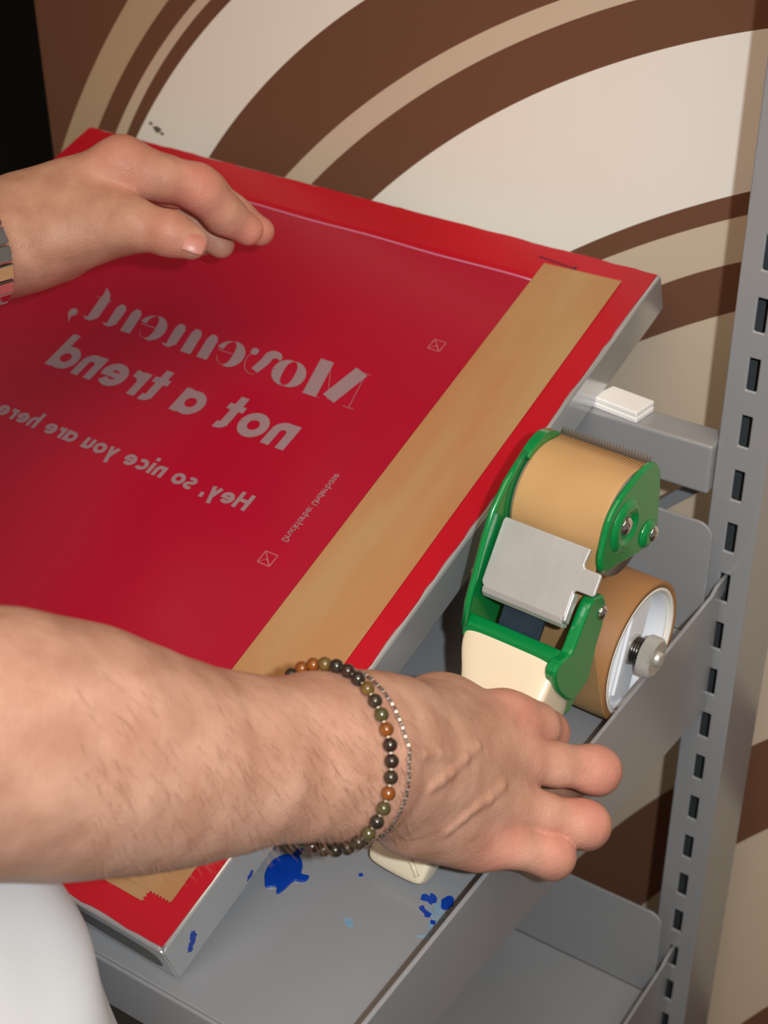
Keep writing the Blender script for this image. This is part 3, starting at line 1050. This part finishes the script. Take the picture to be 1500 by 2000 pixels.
class Body:
    """prims: dict of chains; 'base' blends with everything, every other chain stays apart from its neighbours"""
    def __init__(self):
        self.base, self.chains = [], []

    def add(self, p0, p1, r0, r1, flat=None, k=1.0, blend=0.25):
        self.base.append((p0, p1, r0, r1, flat, k, blend))

    def chain(self, prims, blend=0.22):
        self.chains.append((prims, blend))

    def field(self, P, use=None):
        far = np.full(P.shape[:-1], 9.0, np.float32)
        d = far
        for q in self.base:
            if use is None or use(q):
                d = smin(d, cone_sdf(P, *q[:6]), q[6])
        out = d
        for prims, bl in self.chains:
            c = None
            for q in prims:
                if use is None or use(q):
                    e = cone_sdf(P, *q[:6])
                    c = e if c is None else smin(c, e, q[6])
            if c is not None:
                out = np.minimum(out, smin(d, c, bl))
        return out

    def bounds(self):
        al = list(self.base) + [p for c, _ in self.chains for p in c]
        lo = np.min([np.minimum(np.array(p[0]) - p[2], np.array(p[1]) - p[3]) for p in al], 0)
        hi = np.max([np.maximum(np.array(p[0]) + p[2], np.array(p[1]) + p[3]) for p in al], 0)
        return lo - 0.3, hi + 0.3

    def build(self, h):
        lo, hi = self.bounds()
        n = np.ceil((hi - lo) / h).astype(int) + 1
        # coarse pass to find the blocks that hold the surface
        B = 12
        nb = np.ceil(n / B).astype(int)
        n = nb * B + 1
        D = np.full(n, 9.0, np.float32)
        cx = [lo[i] + (np.arange(nb[i]) + 0.5) * B * h for i in range(3)]
        Cg = np.stack(np.meshgrid(*cx, indexing='ij'), -1).astype(np.float32)
        dc = self.field(Cg)
        act = np.argwhere(np.abs(dc) < B * h * 1.6)
        ins = np.argwhere(dc <= -B * h * 1.6)
        for i, j, k in ins:
            D[i * B:(i + 1) * B + 1, j * B:(j + 1) * B + 1, k * B:(k + 1) * B + 1] = -9.0
        loc = np.stack(np.meshgrid(*[np.arange(B + 1)] * 3, indexing='ij'), -1).astype(np.float32) * h
        loc = loc.reshape(-1, 3)
        hb = B * h * 0.5
        al = list(self.base) + [q for c, _ in self.chains for q in c]
        pad = hb * 1.75 + 0.35
        near = {}
        cen = (lo + (act + 0.5) * B * h).astype(np.float32)
        for q in al:
            near[id(q)] = cone_sdf(cen, q[0], q[1], q[2], q[3], q[4], q[5]) < pad * (1.0 / q[5])
        for q, (i, j, k) in enumerate(act):
            P = (lo + np.array((i, j, k)) * B * h).astype(np.float32)[None] + loc
            d = self.field(P, lambda pr: near[id(pr)][q])
            D[i * B:(i + 1) * B + 1, j * B:(j + 1) * B + 1, k * B:(k + 1) * B + 1] = d.reshape(B + 1, B + 1, B + 1)
        return surface_nets(D, lo, h)


def surface_nets(D, lo, h):
    S_ = D < 0
    n = np.array(D.shape)
    cnt = np.zeros(n - 1, np.int8)
    corners = [(i, j, k) for i in (0, 1) for j in (0, 1) for k in (0, 1)]
    for i, j, k in corners:
        cnt += S_[i:n[0] - 1 + i, j:n[1] - 1 + j, k:n[2] - 1 + k]
    cells = np.argwhere((cnt > 0) & (cnt < 8))
    idm = np.full(n - 1, -1, np.int32)
    idm[cells[:, 0], cells[:, 1], cells[:, 2]] = np.arange(len(cells))
    acc = np.zeros((len(cells), 3)); num = np.zeros(len(cells))
    for c in corners:
        for ax in range(3):
            if c[ax] == 1:
                continue
            e = list(c); e[ax] = 1
            ia = cells + np.array(c); ib = cells + np.array(e)
            da = D[ia[:, 0], ia[:, 1], ia[:, 2]]; db = D[ib[:, 0], ib[:, 1], ib[:, 2]]
            cr = (da < 0) != (db < 0)
            t = np.where(cr, da / np.where(cr, da - db, 1), 0)
            pt = np.array(c)[None] + t[:, None] * (np.array(e) - np.array(c))[None]
            acc += np.where(cr[:, None], pt, 0); num += cr
    verts = lo + (cells + acc / num[:, None]) * h
    faces = []
    for ax in range(3):
        sl0 = [slice(None)] * 3; sl1 = [slice(None)] * 3
        sl0[ax] = slice(0, n[ax] - 1); sl1[ax] = slice(1, n[ax])
        ch = S_[tuple(sl0)] != S_[tuple(sl1)]
        o1, o2 = [(1, 2), (2, 0), (0, 1)][ax]
        e = np.argwhere(ch)
        e = e[(e[:, o1] > 0) & (e[:, o1] < n[o1] - 1) & (e[:, o2] > 0) & (e[:, o2] < n[o2] - 1)]
        flip = S_[e[:, 0], e[:, 1], e[:, 2]]
        q = []
        for d1, d2 in ((1, 1), (0, 1), (0, 0), (1, 0)):
            c = e.copy(); c[:, o1] -= d1; c[:, o2] -= d2
            q.append(idm[c[:, 0], c[:, 1], c[:, 2]])
        q = np.stack(q, 1)
        q[~flip] = q[~flip][:, ::-1]
        faces.append(q)
    return verts, np.concatenate(faces)


def skin_object(name, body, h, parent, blush):
    verts, faces = body.build(h)
    base = root_loc(parent)
    W_ = verts * U
    W_[:, 2] += H0
    W_ -= np.array(base)
    me = bpy.data.meshes.new(name)
    me.vertices.add(len(W_)); me.vertices.foreach_set('co', W_.astype(np.float32).ravel())
    me.loops.add(faces.size); me.loops.foreach_set('vertex_index', faces.astype(np.int32).ravel())
    me.polygons.add(len(faces)); me.polygons.foreach_set('loop_start', np.arange(0, faces.size, 4, dtype=np.int32))
    me.polygons.foreach_set('loop_total', np.full(len(faces), 4, np.int32))
    me.polygons.foreach_set('use_smooth', np.ones(len(faces), bool))
    me.update(calc_edges=True)
    me.validate()
    b = np.zeros(len(verts), np.float32)
    for p, r, amt in blush:
        d2 = ((verts - np.array(p)) ** 2).sum(1)
        b = np.maximum(b, amt * np.exp(-d2 / (r * r)))
    at = me.attributes.new('blush', 'FLOAT', 'POINT')
    at.data.foreach_set('value', b)
    me.materials.append(M['skin'])
    o = bpy.data.objects.new(name, me)
    COL.objects.link(o)
    o.parent = parent
    return o


person = thing('person', 'person in a white shirt reaching over the red screen with both bare arms', 'person', (-6.5, -4.0, FLOOR))
CAMV = -np.array(FWD)          # from the scene towards the photographer
body = Body()
blush = []

# ---- right arm: elbow, wrist, back of the hand, fingers closed round the handle
E_R = (-3.116, -3.460, 6.749)
W_R = (-0.918, 1.585, 3.725)
W2_R = (-0.765, 2.223, 3.313)
body.add((-3.620, -4.064, 6.955), E_R, 1.36, 1.28, None, 1, .4)
arm_pts = [(E_R, 1.26), ((-2.577, -2.050, 5.894), 1.265), ((-2.274, -1.363, 5.416), 1.235), ((-1.954, -0.728, 4.950), 1.10), ((-1.745, -0.257, 4.641), .98), ((-1.512, 0.273, 4.387), .90), ((-1.200, 1.075, 4.046), .815), (W_R, .80)]
for (p0, r0), (p1, r1) in zip(arm_pts[:-1], arm_pts[1:]):
    body.add(p0, p1, r0, r1, None, 1, .3)
body.add((-1.027, 0.830, 3.955), (-0.747, 1.331, 3.625), 0.60, 0.56, None, 1, .4)
body.add((-1.309, 1.435, 4.137), (-1.109, 1.978, 3.929), 0.52, 0.50, None, 1, .4)
# metacarpals as flat rays fanning out from the wrist
KI, KM, KR, KP = (-0.434, 4.368, 2.471), (-0.076, 4.024, 2.280), (0.046, 3.498, 1.968), (0.075, 3.075, 1.683)
HN = np.array(RIGHT) * 0.55 + np.array(UP) * 0.05 + CAMV * 0.83     # normal of the back of the hand
body.add(W2_R, KI, 0.58, 0.36, HN, .85, .5)
body.add(W2_R, KM, 0.60, 0.34, HN, .85, .5)
body.add(W2_R, KR, 0.58, 0.33, HN, .85, .5)
body.add((-0.747, 2.081, 3.118), KP, 0.56, 0.31, HN, .85, .5)
body.add(W_R, W2_R, 0.72, 0.66, HN, .85, .5)
# palm side: ball of the thumb and heel of the hand
body.add((-1.064, 2.233, 3.667), (-1.078, 3.926, 2.727), 0.52, 0.44, None, 1, .5)
body.add((-0.609, 2.326, 2.311), (-0.217, 3.194, 1.442), 0.42, 0.36, None, 1, .5)
# knuckles
body.add(KI, (-0.374, 4.444, 2.426), 0.36, 0.35, None, 1, .2)


def finger(*js, blend=0.2, join_blend=0.3):
    """js: (point, radius)"""
    body.chain([(js[i][0], js[i + 1][0], js[i][1], js[i + 1][1], None, 1, blend) for i in range(len(js) - 1)], join_blend)


finger((KI, .34), ((-0.199, 4.806, 2.190), .295), ((-0.188, 5.122, 1.853), .285), ((-0.425, 5.419, 1.156), .25), ((-0.813, 5.378, 0.703), .22))
finger((KM, .29), ((0.310, 4.453, 2.043), .262), ((0.630, 4.808, 1.858), .27), ((0.710, 4.932, 1.765), .272), ((0.649, 5.047, 1.599), .25), ((0.114, 5.233, 1.012), .235), ((-0.391, 5.221, 0.695), .21), join_blend=.2)
finger((KR, .28), ((0.462, 3.856, 1.707), .252), ((0.807, 4.149, 1.513), .262), ((0.913, 4.292, 1.405), .264), ((0.846, 4.386, 1.235), .245), ((0.370, 4.631, 0.764), .23), ((-0.239, 4.661, 0.587), .21), join_blend=.2)
finger((KP, .26), ((0.424, 3.331, 1.531), .232), ((0.654, 3.568, 1.364), .246), ((0.730, 3.687, 1.268), .246), ((0.684, 3.759, 1.124), .235), ((0.349, 3.940, 0.818), .22), ((-0.250, 4.183, 0.539), .19), join_blend=.2)
# thumb round the far side of the grip
body.chain([((-1.140, 3.771, 2.765), (-1.087, 4.768, 1.980), .40, .30, None, 1, .2), ((-1.087, 4.768, 1.980), (-0.966, 5.387, 1.206), .29, .24, None, 1, .2)], .35)
# veins under the skin of the back of the hand and the forearm
def vein(pts, r=.042):
    q = []
    for p in pts:
        # slide from outside onto the skin along the line towards the photographer
        ts = np.linspace(3.0, -1.5, 300)
        P = (np.array(p)[None] + ts[:, None] * CAMV[None]).astype(np.float32)
        k = np.argwhere(body.field(P) < 0.0)
        q.append(P[int(k[0, 0])] - CAMV * (r * .85))
    return [(tuple(x), tuple(y), r, r, None, 1, .09) for x, y in zip(q[:-1], q[1:])]


# tendons on the back of the hand
for a, b in (((-0.536, 2.908, 3.257), KI), ((-0.402, 2.696, 3.149), KM), ((-0.318, 2.565, 2.914), KR)):
    a_ = np.array(a); b_ = np.array(b)
    body.add(tuple(a_ + HN * .18), tuple(b_ + HN * .12), .16, .2, None, 1, .3)
vs_ = vein([(-0.473, 2.517, 2.983), (-0.430, 2.684, 2.976), (-0.401, 2.842, 2.970), (-0.389, 3.139, 2.971), (-0.399, 3.497, 2.886)])
vs_ += vein([(-0.186, 2.485, 2.338), (-0.113, 2.728, 2.402), (-0.058, 2.945, 2.448), (0.006, 3.126, 2.440), (-0.005, 3.495, 2.371)])
vs_ += vein([(-0.719, 2.380, 3.562), (-0.631, 2.586, 3.385), (-0.507, 2.742, 3.296), (-0.389, 3.139, 2.971)], .038)
for q in vs_:
    body.add(*q)
for p, r in (((0.732, 4.888, 1.783), .45), ((0.875, 4.264, 1.510), .42), ((0.703, 3.670, 1.360), .4), (KI, .6), ((-0.191, 5.152, 1.893), .45), (KP, .45), (KM, .35)):
    blush.append((p, r, .75))

# ---- left arm and hand, held above the far side of the screen
W_L = (-10.208, 5.778, 6.567)
KI_L, KM_L, KR_L, KP_L = (-9.015, 7.287, 7.467), (-9.337, 7.807, 7.123), (-9.649, 8.206, 6.799), (-9.994, 8.550, 6.434)
body.add((-10.034, 1.705, 7.095), (-10.240, 4.133, 6.699), 1.12, 0.95, None, 1, .4)
body.add((-10.240, 4.133, 6.699), W_L, 0.95, 0.76, None, 1, .4)
body.add(W_L, (-9.670, 6.522, 6.690), 0.74, 0.72, None, 1, .4)
body.add((-9.945, 6.367, 6.725), KI_L, 0.66, 0.40, None, 1, .45)
body.add((-10.120, 6.510, 6.508), KM_L, 0.62, 0.38, None, 1, .45)
body.add((-10.375, 6.735, 6.281), KR_L, 0.60, 0.36, None, 1, .45)
body.add((-10.532, 6.636, 6.107), KP_L, 0.55, 0.33, None, 1, .45)
body.add((-9.597, 5.755, 6.569), (-8.823, 6.693, 6.738), 0.56, 0.42, None, 1, .45)
body.add((-10.217, 5.771, 6.203), (-9.687, 6.362, 6.321), 0.5, 0.45, None, 1, .4)
finger((KI_L, .37), ((-8.484, 7.618, 7.256), .325), ((-8.183, 7.971, 7.086), .312), ((-8.095, 8.074, 6.961), .31), ((-7.919, 8.308, 6.563), .292), ((-7.703, 8.617, 6.225), .25))
finger((KM_L, .35), ((-8.799, 8.133, 6.900), .31), ((-8.461, 8.530, 6.753), .31), ((-8.150, 8.814, 6.306), .28), ((-7.824, 9.080, 6.003), .235))
finger((KR_L, .33), ((-9.216, 8.387, 6.482), .30), ((-8.976, 8.651, 6.249), .29), ((-8.660, 8.752, 5.929), .26), ((-8.406, 8.775, 5.745), .22))
finger((KP_L, .30), ((-9.716, 8.680, 6.182), .27), ((-9.496, 8.910, 5.924), .26), ((-9.171, 8.956, 5.709), .23), ((-8.942, 8.995, 5.565), .20))
body.chain([((-8.983, 6.475, 6.780), (-8.323, 6.687, 6.855), .42, .37, None, 1, .25), ((-8.323, 6.687, 6.855), (-7.787, 6.848, 6.789), .345, .32, None, 1, .2), ((-7.787, 6.848, 6.789), (-7.513, 7.004, 6.664), .325, .27, None, 1, .15)], .4)
for p, r in ((KI_L, .5), ((-8.150, 7.993, 7.085), .5), ((-7.680, 8.626, 6.218), .4), ((-7.787, 6.848, 6.789), .35), ((-7.824, 9.080, 6.003), .4)):
    blush.append((p, r, .8))

# upper arms, up to the shoulders inside the sleeves
body.add((-3.620, -4.064, 6.955), tuple(np.array((-3.620, -4.064, 6.955)) * .45 + np.array((-5.0, -6.6, 12.6)) * .55), 1.42, 1.5, None, 1, .4)
body.add((-10.034, 1.705, 7.095), tuple(np.array((-10.034, 1.705, 7.095)) * .45 + np.array((-12.0, -3.2, 11.5)) * .55), 1.15, 1.4, None, 1, .4)

skin = skin_object('arms', body, 0.036, person, blush)
skin['label'] = 'bare forearms and hands'

# fine dark hair of the right forearm, lying towards the little finger side
NH = 650
hv, hf = [], []
fz = []
A0, A1 = np.array((-2.164, -1.124, 5.262)), np.array((-0.657, 2.397, 3.168))
for k in range(NH):
    t = rng.random() ** 0.8
    c = A0 + (A1 - A0) * t
    wv = rng.uniform(-1.2, 1.2)
    fz.append(c + np.array(UP) * wv * (1.25 - .55 * t) + CAMV * 2.5)
fz = np.array(fz)
ts = np.linspace(0, 4.5, 90)
for s0 in range(0, NH, 100):
    P = (fz[s0:s0 + 100, None, :] - ts[None, :, None] * CAMV[None, None]).astype(np.float32)
    d = body.field(P)
    for q in range(len(P)):
        k = np.argwhere(d[q] < 0.0)
        if not len(k):
            continue
        p = P[q, int(k[0, 0])].astype(float)
        dr = np.array(RIGHT) * rng.uniform(.2, .9) - np.array(UP) * rng.uniform(.3, 1.0) + CAMV * rng.uniform(.05, .3)
        dr /= np.linalg.norm(dr)
        L_ = rng.uniform(.12, .30)
        mid = p + dr * L_ * .5 + CAMV * .02
        end = p + dr * L_ - CAMV * .01
        o = len(hv)
        for pt, r in ((p, .0026), (mid, .0022), (end, .0008)):
            for a in (0, 2.1, 4.2):
                hv.append(tuple(pt + np.array(RIGHT) * r * math.cos(a) + CAMV * r * math.sin(a)))
        for j in (0, 3):
            for i in range(3):
                hf.append((o + j + i, o + j + (i + 1) % 3, o + j + 3 + (i + 1) % 3, o + j + 3 + i))
hr = mesh_obj('arm_hair', hv, hf, M['hair'], skin, smooth=True)
hr['kind'] = 'stuff'

# thumbnail of the left hand
nc = np.array((-7.269, 6.826, 6.779))
tx = np.array((-7.232, 6.859, 6.735)) - np.array((-7.433, 6.724, 6.843)); tx /= np.linalg.norm(tx)
nn_ = CAMV * 0.85 + np.array(RIGHT) * 0.45 + np.array(UP) * 0.1
nn_ = nn_ - tx * (nn_ @ tx); nn_ /= np.linalg.norm(nn_)
ty = np.cross(nn_, tx)
v, f = [], []
NU, NV = 10, 8
for i in range(NU + 1):
    for j in range(NV + 1):
        a, b = i / NU * 2 - 1, j / NV * 2 - 1
        wd = 0.15 * (1 - 0.25 * max(a, 0) ** 4)
        p = nc + tx * a * 0.15 + ty * b * wd - nn_ * (0.30 - math.sqrt(max(0.30 ** 2 - (b * wd) ** 2, 0))) - nn_ * 0.02 * a * a
        v.append(tuple(p))
for i in range(NU):
    for j in range(NV):
        q = i * (NV + 1) + j
        f.append((q, q + 1, q + NV + 2, q + NV + 1))
mesh_obj('thumbnail', v, f, M['nail'], skin, smooth=True)

# ---- shirt and trousers
def torso_rings(rows, n=56):
    rings = []
    A = np.array(rows, float)
    if A[0, 0] > A[-1, 0]:
        A = A[::-1]
    zz = np.linspace(A[0, 0], A[-1, 0], max(len(rows), int((A[-1, 0] - A[0, 0]) / 0.5)))
    rows = [[z] + [float(np.interp(z, A[:, 0], A[:, c])) for c in range(1, 6)] for z in zz]
    for z, cx, cy, hx, hy, rot in rows:
        r_ = []
        for i in range(n):
            a = 2 * math.pi * i / n
            x, y = hx * math.copysign(abs(math.cos(a)) ** .85, math.cos(a)), hy * math.copysign(abs(math.sin(a)) ** .85, math.sin(a))
            wr = 1 + .012 * math.sin(4 * a + 1.1 * z) + .010 * math.sin(7 * a - 1.7 * z + 1) + .006 * math.sin(11 * a + 2.3 * z)
            x, y = x * wr, y * wr
            c, s_ = math.cos(rot), math.sin(rot)
            r_.append((cx + x * c - y * s_, cy + x * s_ + y * c, z))
        rings.append(r_)
    return rings


rows = [(-4.2, -5.3, -3.1, 3.9, 2.95, .0), (-2.0, -5.35, -3.0, 3.75, 2.85, .0), (0.0, -5.4, -3.0, 3.6, 2.8, .0), (2.0, -5.45, -3.05, 3.55, 2.7, .0), (4.0, -6.1, -3.6, 3.7, 2.6, .0), (6.5, -7.2, -4.7, 4.3, 2.7, .0),
        (9.5, -8.0, -5.3, 5.0, 2.8, .0), (12.0, -8.4, -5.4, 5.2, 2.7, .0), (13.6, -8.5, -5.4, 4.2, 2.2, .0), (14.4, -8.5, -5.3, 1.8, 1.5, .0)]
v, f = loft(torso_rings(rows))
sh = mesh_obj('shirt', v, f, M['shirt'], person, smooth=True)
md = sh.modifiers.new('sub', 'SUBSURF'); md.levels = 1; md.render_levels = 2
for nm, a, b in (('sleeve', (-4.7, -6.4, 13.0), (-3.657, -4.218, 7.064)), ('sleeve', (-12.0, -3.4, 12.0), (-9.988, 1.582, 7.084))):
    a_, b_ = Vector(a), Vector(b)
    v, f = tube([a_, a_.lerp(b_, .3), a_.lerp(b_, .6), a_.lerp(b_, .78)], 1.95, 28)
    o = mesh_obj(nm, v, f, M['shirt'], sh, smooth=True)
rows = [(-4.0, -5.3, -3.1, 3.7, 2.7, .0), (-7.0, -5.4, -3.3, 3.9, 2.9, .0), (-9.5, -5.5, -3.5, 3.7, 2.7, .0)]
v, f = loft(torso_rings(rows))
tr = mesh_obj('trousers', v, f, M['olive'], person, smooth=True)
for cx in (-7.3, -3.7):
    v, f = loft(torso_rings([(-8.5, cx, -3.5, 1.75, 2.3, 0), (-16, cx, -3.7, 1.5, 1.7, 0), (FLOOR + 1.0, cx, -3.9, 1.25, 1.5, 0)], 24))
    mesh_obj('trouser_leg', v, f, M['olive'], tr, smooth=True)
    v, f = loft([[(cx + 1.1 * s0 * math.cos(a), -3.1 + 2.8 * s0 * math.sin(a), z) for a in [2 * math.pi * i / 24 for i in range(24)]] for z, s0 in ((FLOOR + 0.02, 1.0), (FLOOR + 0.7, 1.0), (FLOOR + 1.6, .75))])
    mesh_obj('shoe', v, f, M['dark'], tr, smooth=True)


# ------------------------------------------------------------------ jewellery
def ring_points(c, axis, n, off, ref, stretch=None):
    """points round a limb, each lying off above the skin"""
    c = np.array(c, float); ax = np.array(axis, float); ax /= np.linalg.norm(ax)
    e1 = np.array(ref, float); e1 -= ax * (e1 @ ax); e1 /= np.linalg.norm(e1)
    e2 = np.cross(ax, e1)
    res = []
    for i in range(n):
        a = 2 * math.pi * i / n
        d = e1 * math.cos(a) + e2 * math.sin(a)
        ts = np.linspace(0.2, 2.2, 240)
        P = (c[None] + ts[:, None] * d[None]).astype(np.float32)
        s_ = body.field(P)
        k = np.argwhere(s_ > off)
        t = ts[int(k[0, 0])] if len(k) else 1.0
        res.append(c + d * t)
    return res


def resample(P, n):
    P = np.array(P + [P[0]])
    L = np.r_[0, np.cumsum(np.linalg.norm(np.diff(P, axis=0), axis=1))]
    t = np.linspace(0, L[-1], n, endpoint=False)
    return [np.array([np.interp(x, L, P[:, k]) for k in range(3)]) for x in t], L[-1]


BEADC = (-1.070, 1.250, 3.922)
AXR = np.array((-0.796, 2.158, 3.348)) - np.array((-1.084, 0.918, 4.114))
br = 0.085
rp_ = ring_points(BEADC, AXR, 72, br * 0.9, CAMV)
_, total = resample(rp_, 10)
nb = int(total / (br * 2.06))
pts, _ = resample(rp_, nb)
bracelet = thing('bead_bracelet', 'bracelet of brown, amber and dark olive stone beads on the right wrist', 'bracelet', tuple(np.mean(pts, 0) - np.array([0, 0, 1.0])))
bcols = [(52, 36, 30), (84, 76, 44), (42, 38, 30), (112, 86, 42), (140, 76, 28), (46, 36, 32), (66, 60, 36), (58, 48, 34)]
bm_ = [mat('bead_%d' % i, c, 0.15, noise=0.5, scale=160, coat=0.4) for i, c in enumerate(bcols)]


def ball(r, n=10, m_=7):
    v, f = [], []
    for j in range(m_ + 1):
        ph = math.pi * j / m_
        for i in range(n):
            th = 2 * math.pi * i / n
            v.append((r * math.sin(ph) * math.cos(th), r * math.sin(ph) * math.sin(th), r * math.cos(ph)))
    for j in range(m_):
        for i in range(n):
            k = (i + 1) % n
            f.append((j * n + i, j * n + k, (j + 1) * n + k, (j + 1) * n + i))
    return v, f


bv, bf = ball(br * U, 20, 12)
bmeshes = []
for mt in bm_:
    me = bpy.data.meshes.new('bead')
    me.from_pydata(bv, [], bf)
    for p in me.polygons:
        p.use_smooth = True
    me.materials.append(mt)
    bmeshes.append(me)
bl = root_loc(bracelet)
for k, p in enumerate(pts):
    o = bpy.data.objects.new('bead', bmeshes[rng.integers(0, len(bmeshes))])
    COL.objects.link(o)
    o.parent = bracelet
    o.location = V(p) - bl
cv, cf = tube([tuple(p) for p in pts], 0.02, 6, closed=True)
mesh_obj('cord', cv, cf, M['cream'], bracelet, smooth=True)

CHC = (-0.982, 1.490, 3.750)
AXC = np.array((-0.744, 2.417, 3.176)) - np.array((-0.994, 1.182, 3.917))
rp_ = ring_points(CHC, AXC, 72, 0.03, CAMV)
pts, total = resample(rp_, 120)
chain_b = thing('chain_bracelet', 'thin silver box chain bracelet beside the stone beads', 'bracelet', tuple(np.mean(pts, 0) - np.array([0, 0, 1.0])))
vf = []
for k, p in enumerate(pts):
    t = pts[(k + 1) % len(pts)] - p
    t = t / np.linalg.norm(t)
    nrm = p - np.array(CHC); nrm -= t * (nrm @ t); nrm /= np.linalg.norm(nrm)
    s_ = np.cross(t, nrm)
    if k % 2:
        s_, nrm = (s_ + nrm) / 1.414, (nrm - s_) / 1.414
    hh = 0.021
    vv = [tuple(p + t * a * 0.022 + s_ * b * hh + nrm * c * hh) for c in (-1, 1) for b in (-1, 1) for a in (-1, 1)]
    vf.append((vv, [(0, 1, 3, 2), (4, 6, 7, 5), (0, 4, 5, 1), (2, 3, 7, 6), (0, 2, 6, 4), (1, 5, 7, 3)]))
vv, ff = join(*vf)
mesh_obj('chain_links', vv, ff, M['chrome'], chain_b, bevel=0.006)['kind'] = 'stuff'
lowest = sorted(range(len(pts)), key=lambda k: pts[k] @ np.array(UP))[0]
for dk, r_ in ((0, .055), (3, .045), (-3, .05)):
    p = pts[(lowest + dk) % len(pts)]
    v, f = tube([tuple(p + np.array(RIGHT) * 0.06 * math.cos(a) + np.array(UP) * (0.045 * math.sin(a)) + CAMV * 0.03) for a in [2 * math.pi * i / 16 for i in range(16)]], 0.02, 6, closed=True)
    mesh_obj('clasp_ring', v, f, M['chrome'], chain_b, smooth=True)

# watch: steel link band, the wearer's left wrist
WC = (-10.275, 5.059, 6.625)
AXW = np.array((-9.947, 6.123, 6.602)) - np.array((-10.295, 4.774, 6.645))
rp_ = ring_points(WC, AXW, 72, 0.04, CAMV)
pts, total = resample(rp_, 22)
watch = thing('wristwatch', 'polished steel link band of a watch on the left wrist', 'watch', tuple(np.mean(pts, 0) - np.array([0, 0, 1.0])))
axw = AXW / np.linalg.norm(AXW)
for k, p in enumerate(pts):
    t = pts[(k + 1) % len(pts)] - pts[k - 1]
    t = t / np.linalg.norm(t)
    nrm = np.cross(t, axw); nrm /= np.linalg.norm(nrm)
    if nrm @ (p - np.array(WC)) < 0:
        nrm = -nrm
    L_ = total / 22 * 0.46
    vv = [tuple(p + t * a * L_ + axw * b * 0.22 + nrm * c * 0.035) for c in (-1, 1) for b in (-1, 1) for a in (-1, 1)]
    mesh_obj('band_link', vv, [(0, 1, 3, 2), (4, 6, 7, 5), (0, 4, 5, 1), (2, 3, 7, 6), (0, 2, 6, 4), (1, 5, 7, 3)], M['chrome'], watch, bevel=0.02)
far = max(range(len(pts)), key=lambda k: (pts[k] - np.array(WC)) @ (np.array(UP) * .6 - CAMV * .2))
p = pts[far]
nrm = p - np.array(WC); nrm -= axw * (nrm @ axw); nrm /= np.linalg.norm(nrm)
e2 = np.cross(axw, nrm)
v, f = lathe([(0.0, .35), (0.0, .5), (0.2, .5), (0.25, .45), (0.25, .1)], lambda t_, c, s_: tuple(p + nrm * t_ + axw * (c - .02) + e2 * s_), 40)
mesh_obj('watch_case', v, f, M['zinc'], watch, smooth=False, bevel=0.02)
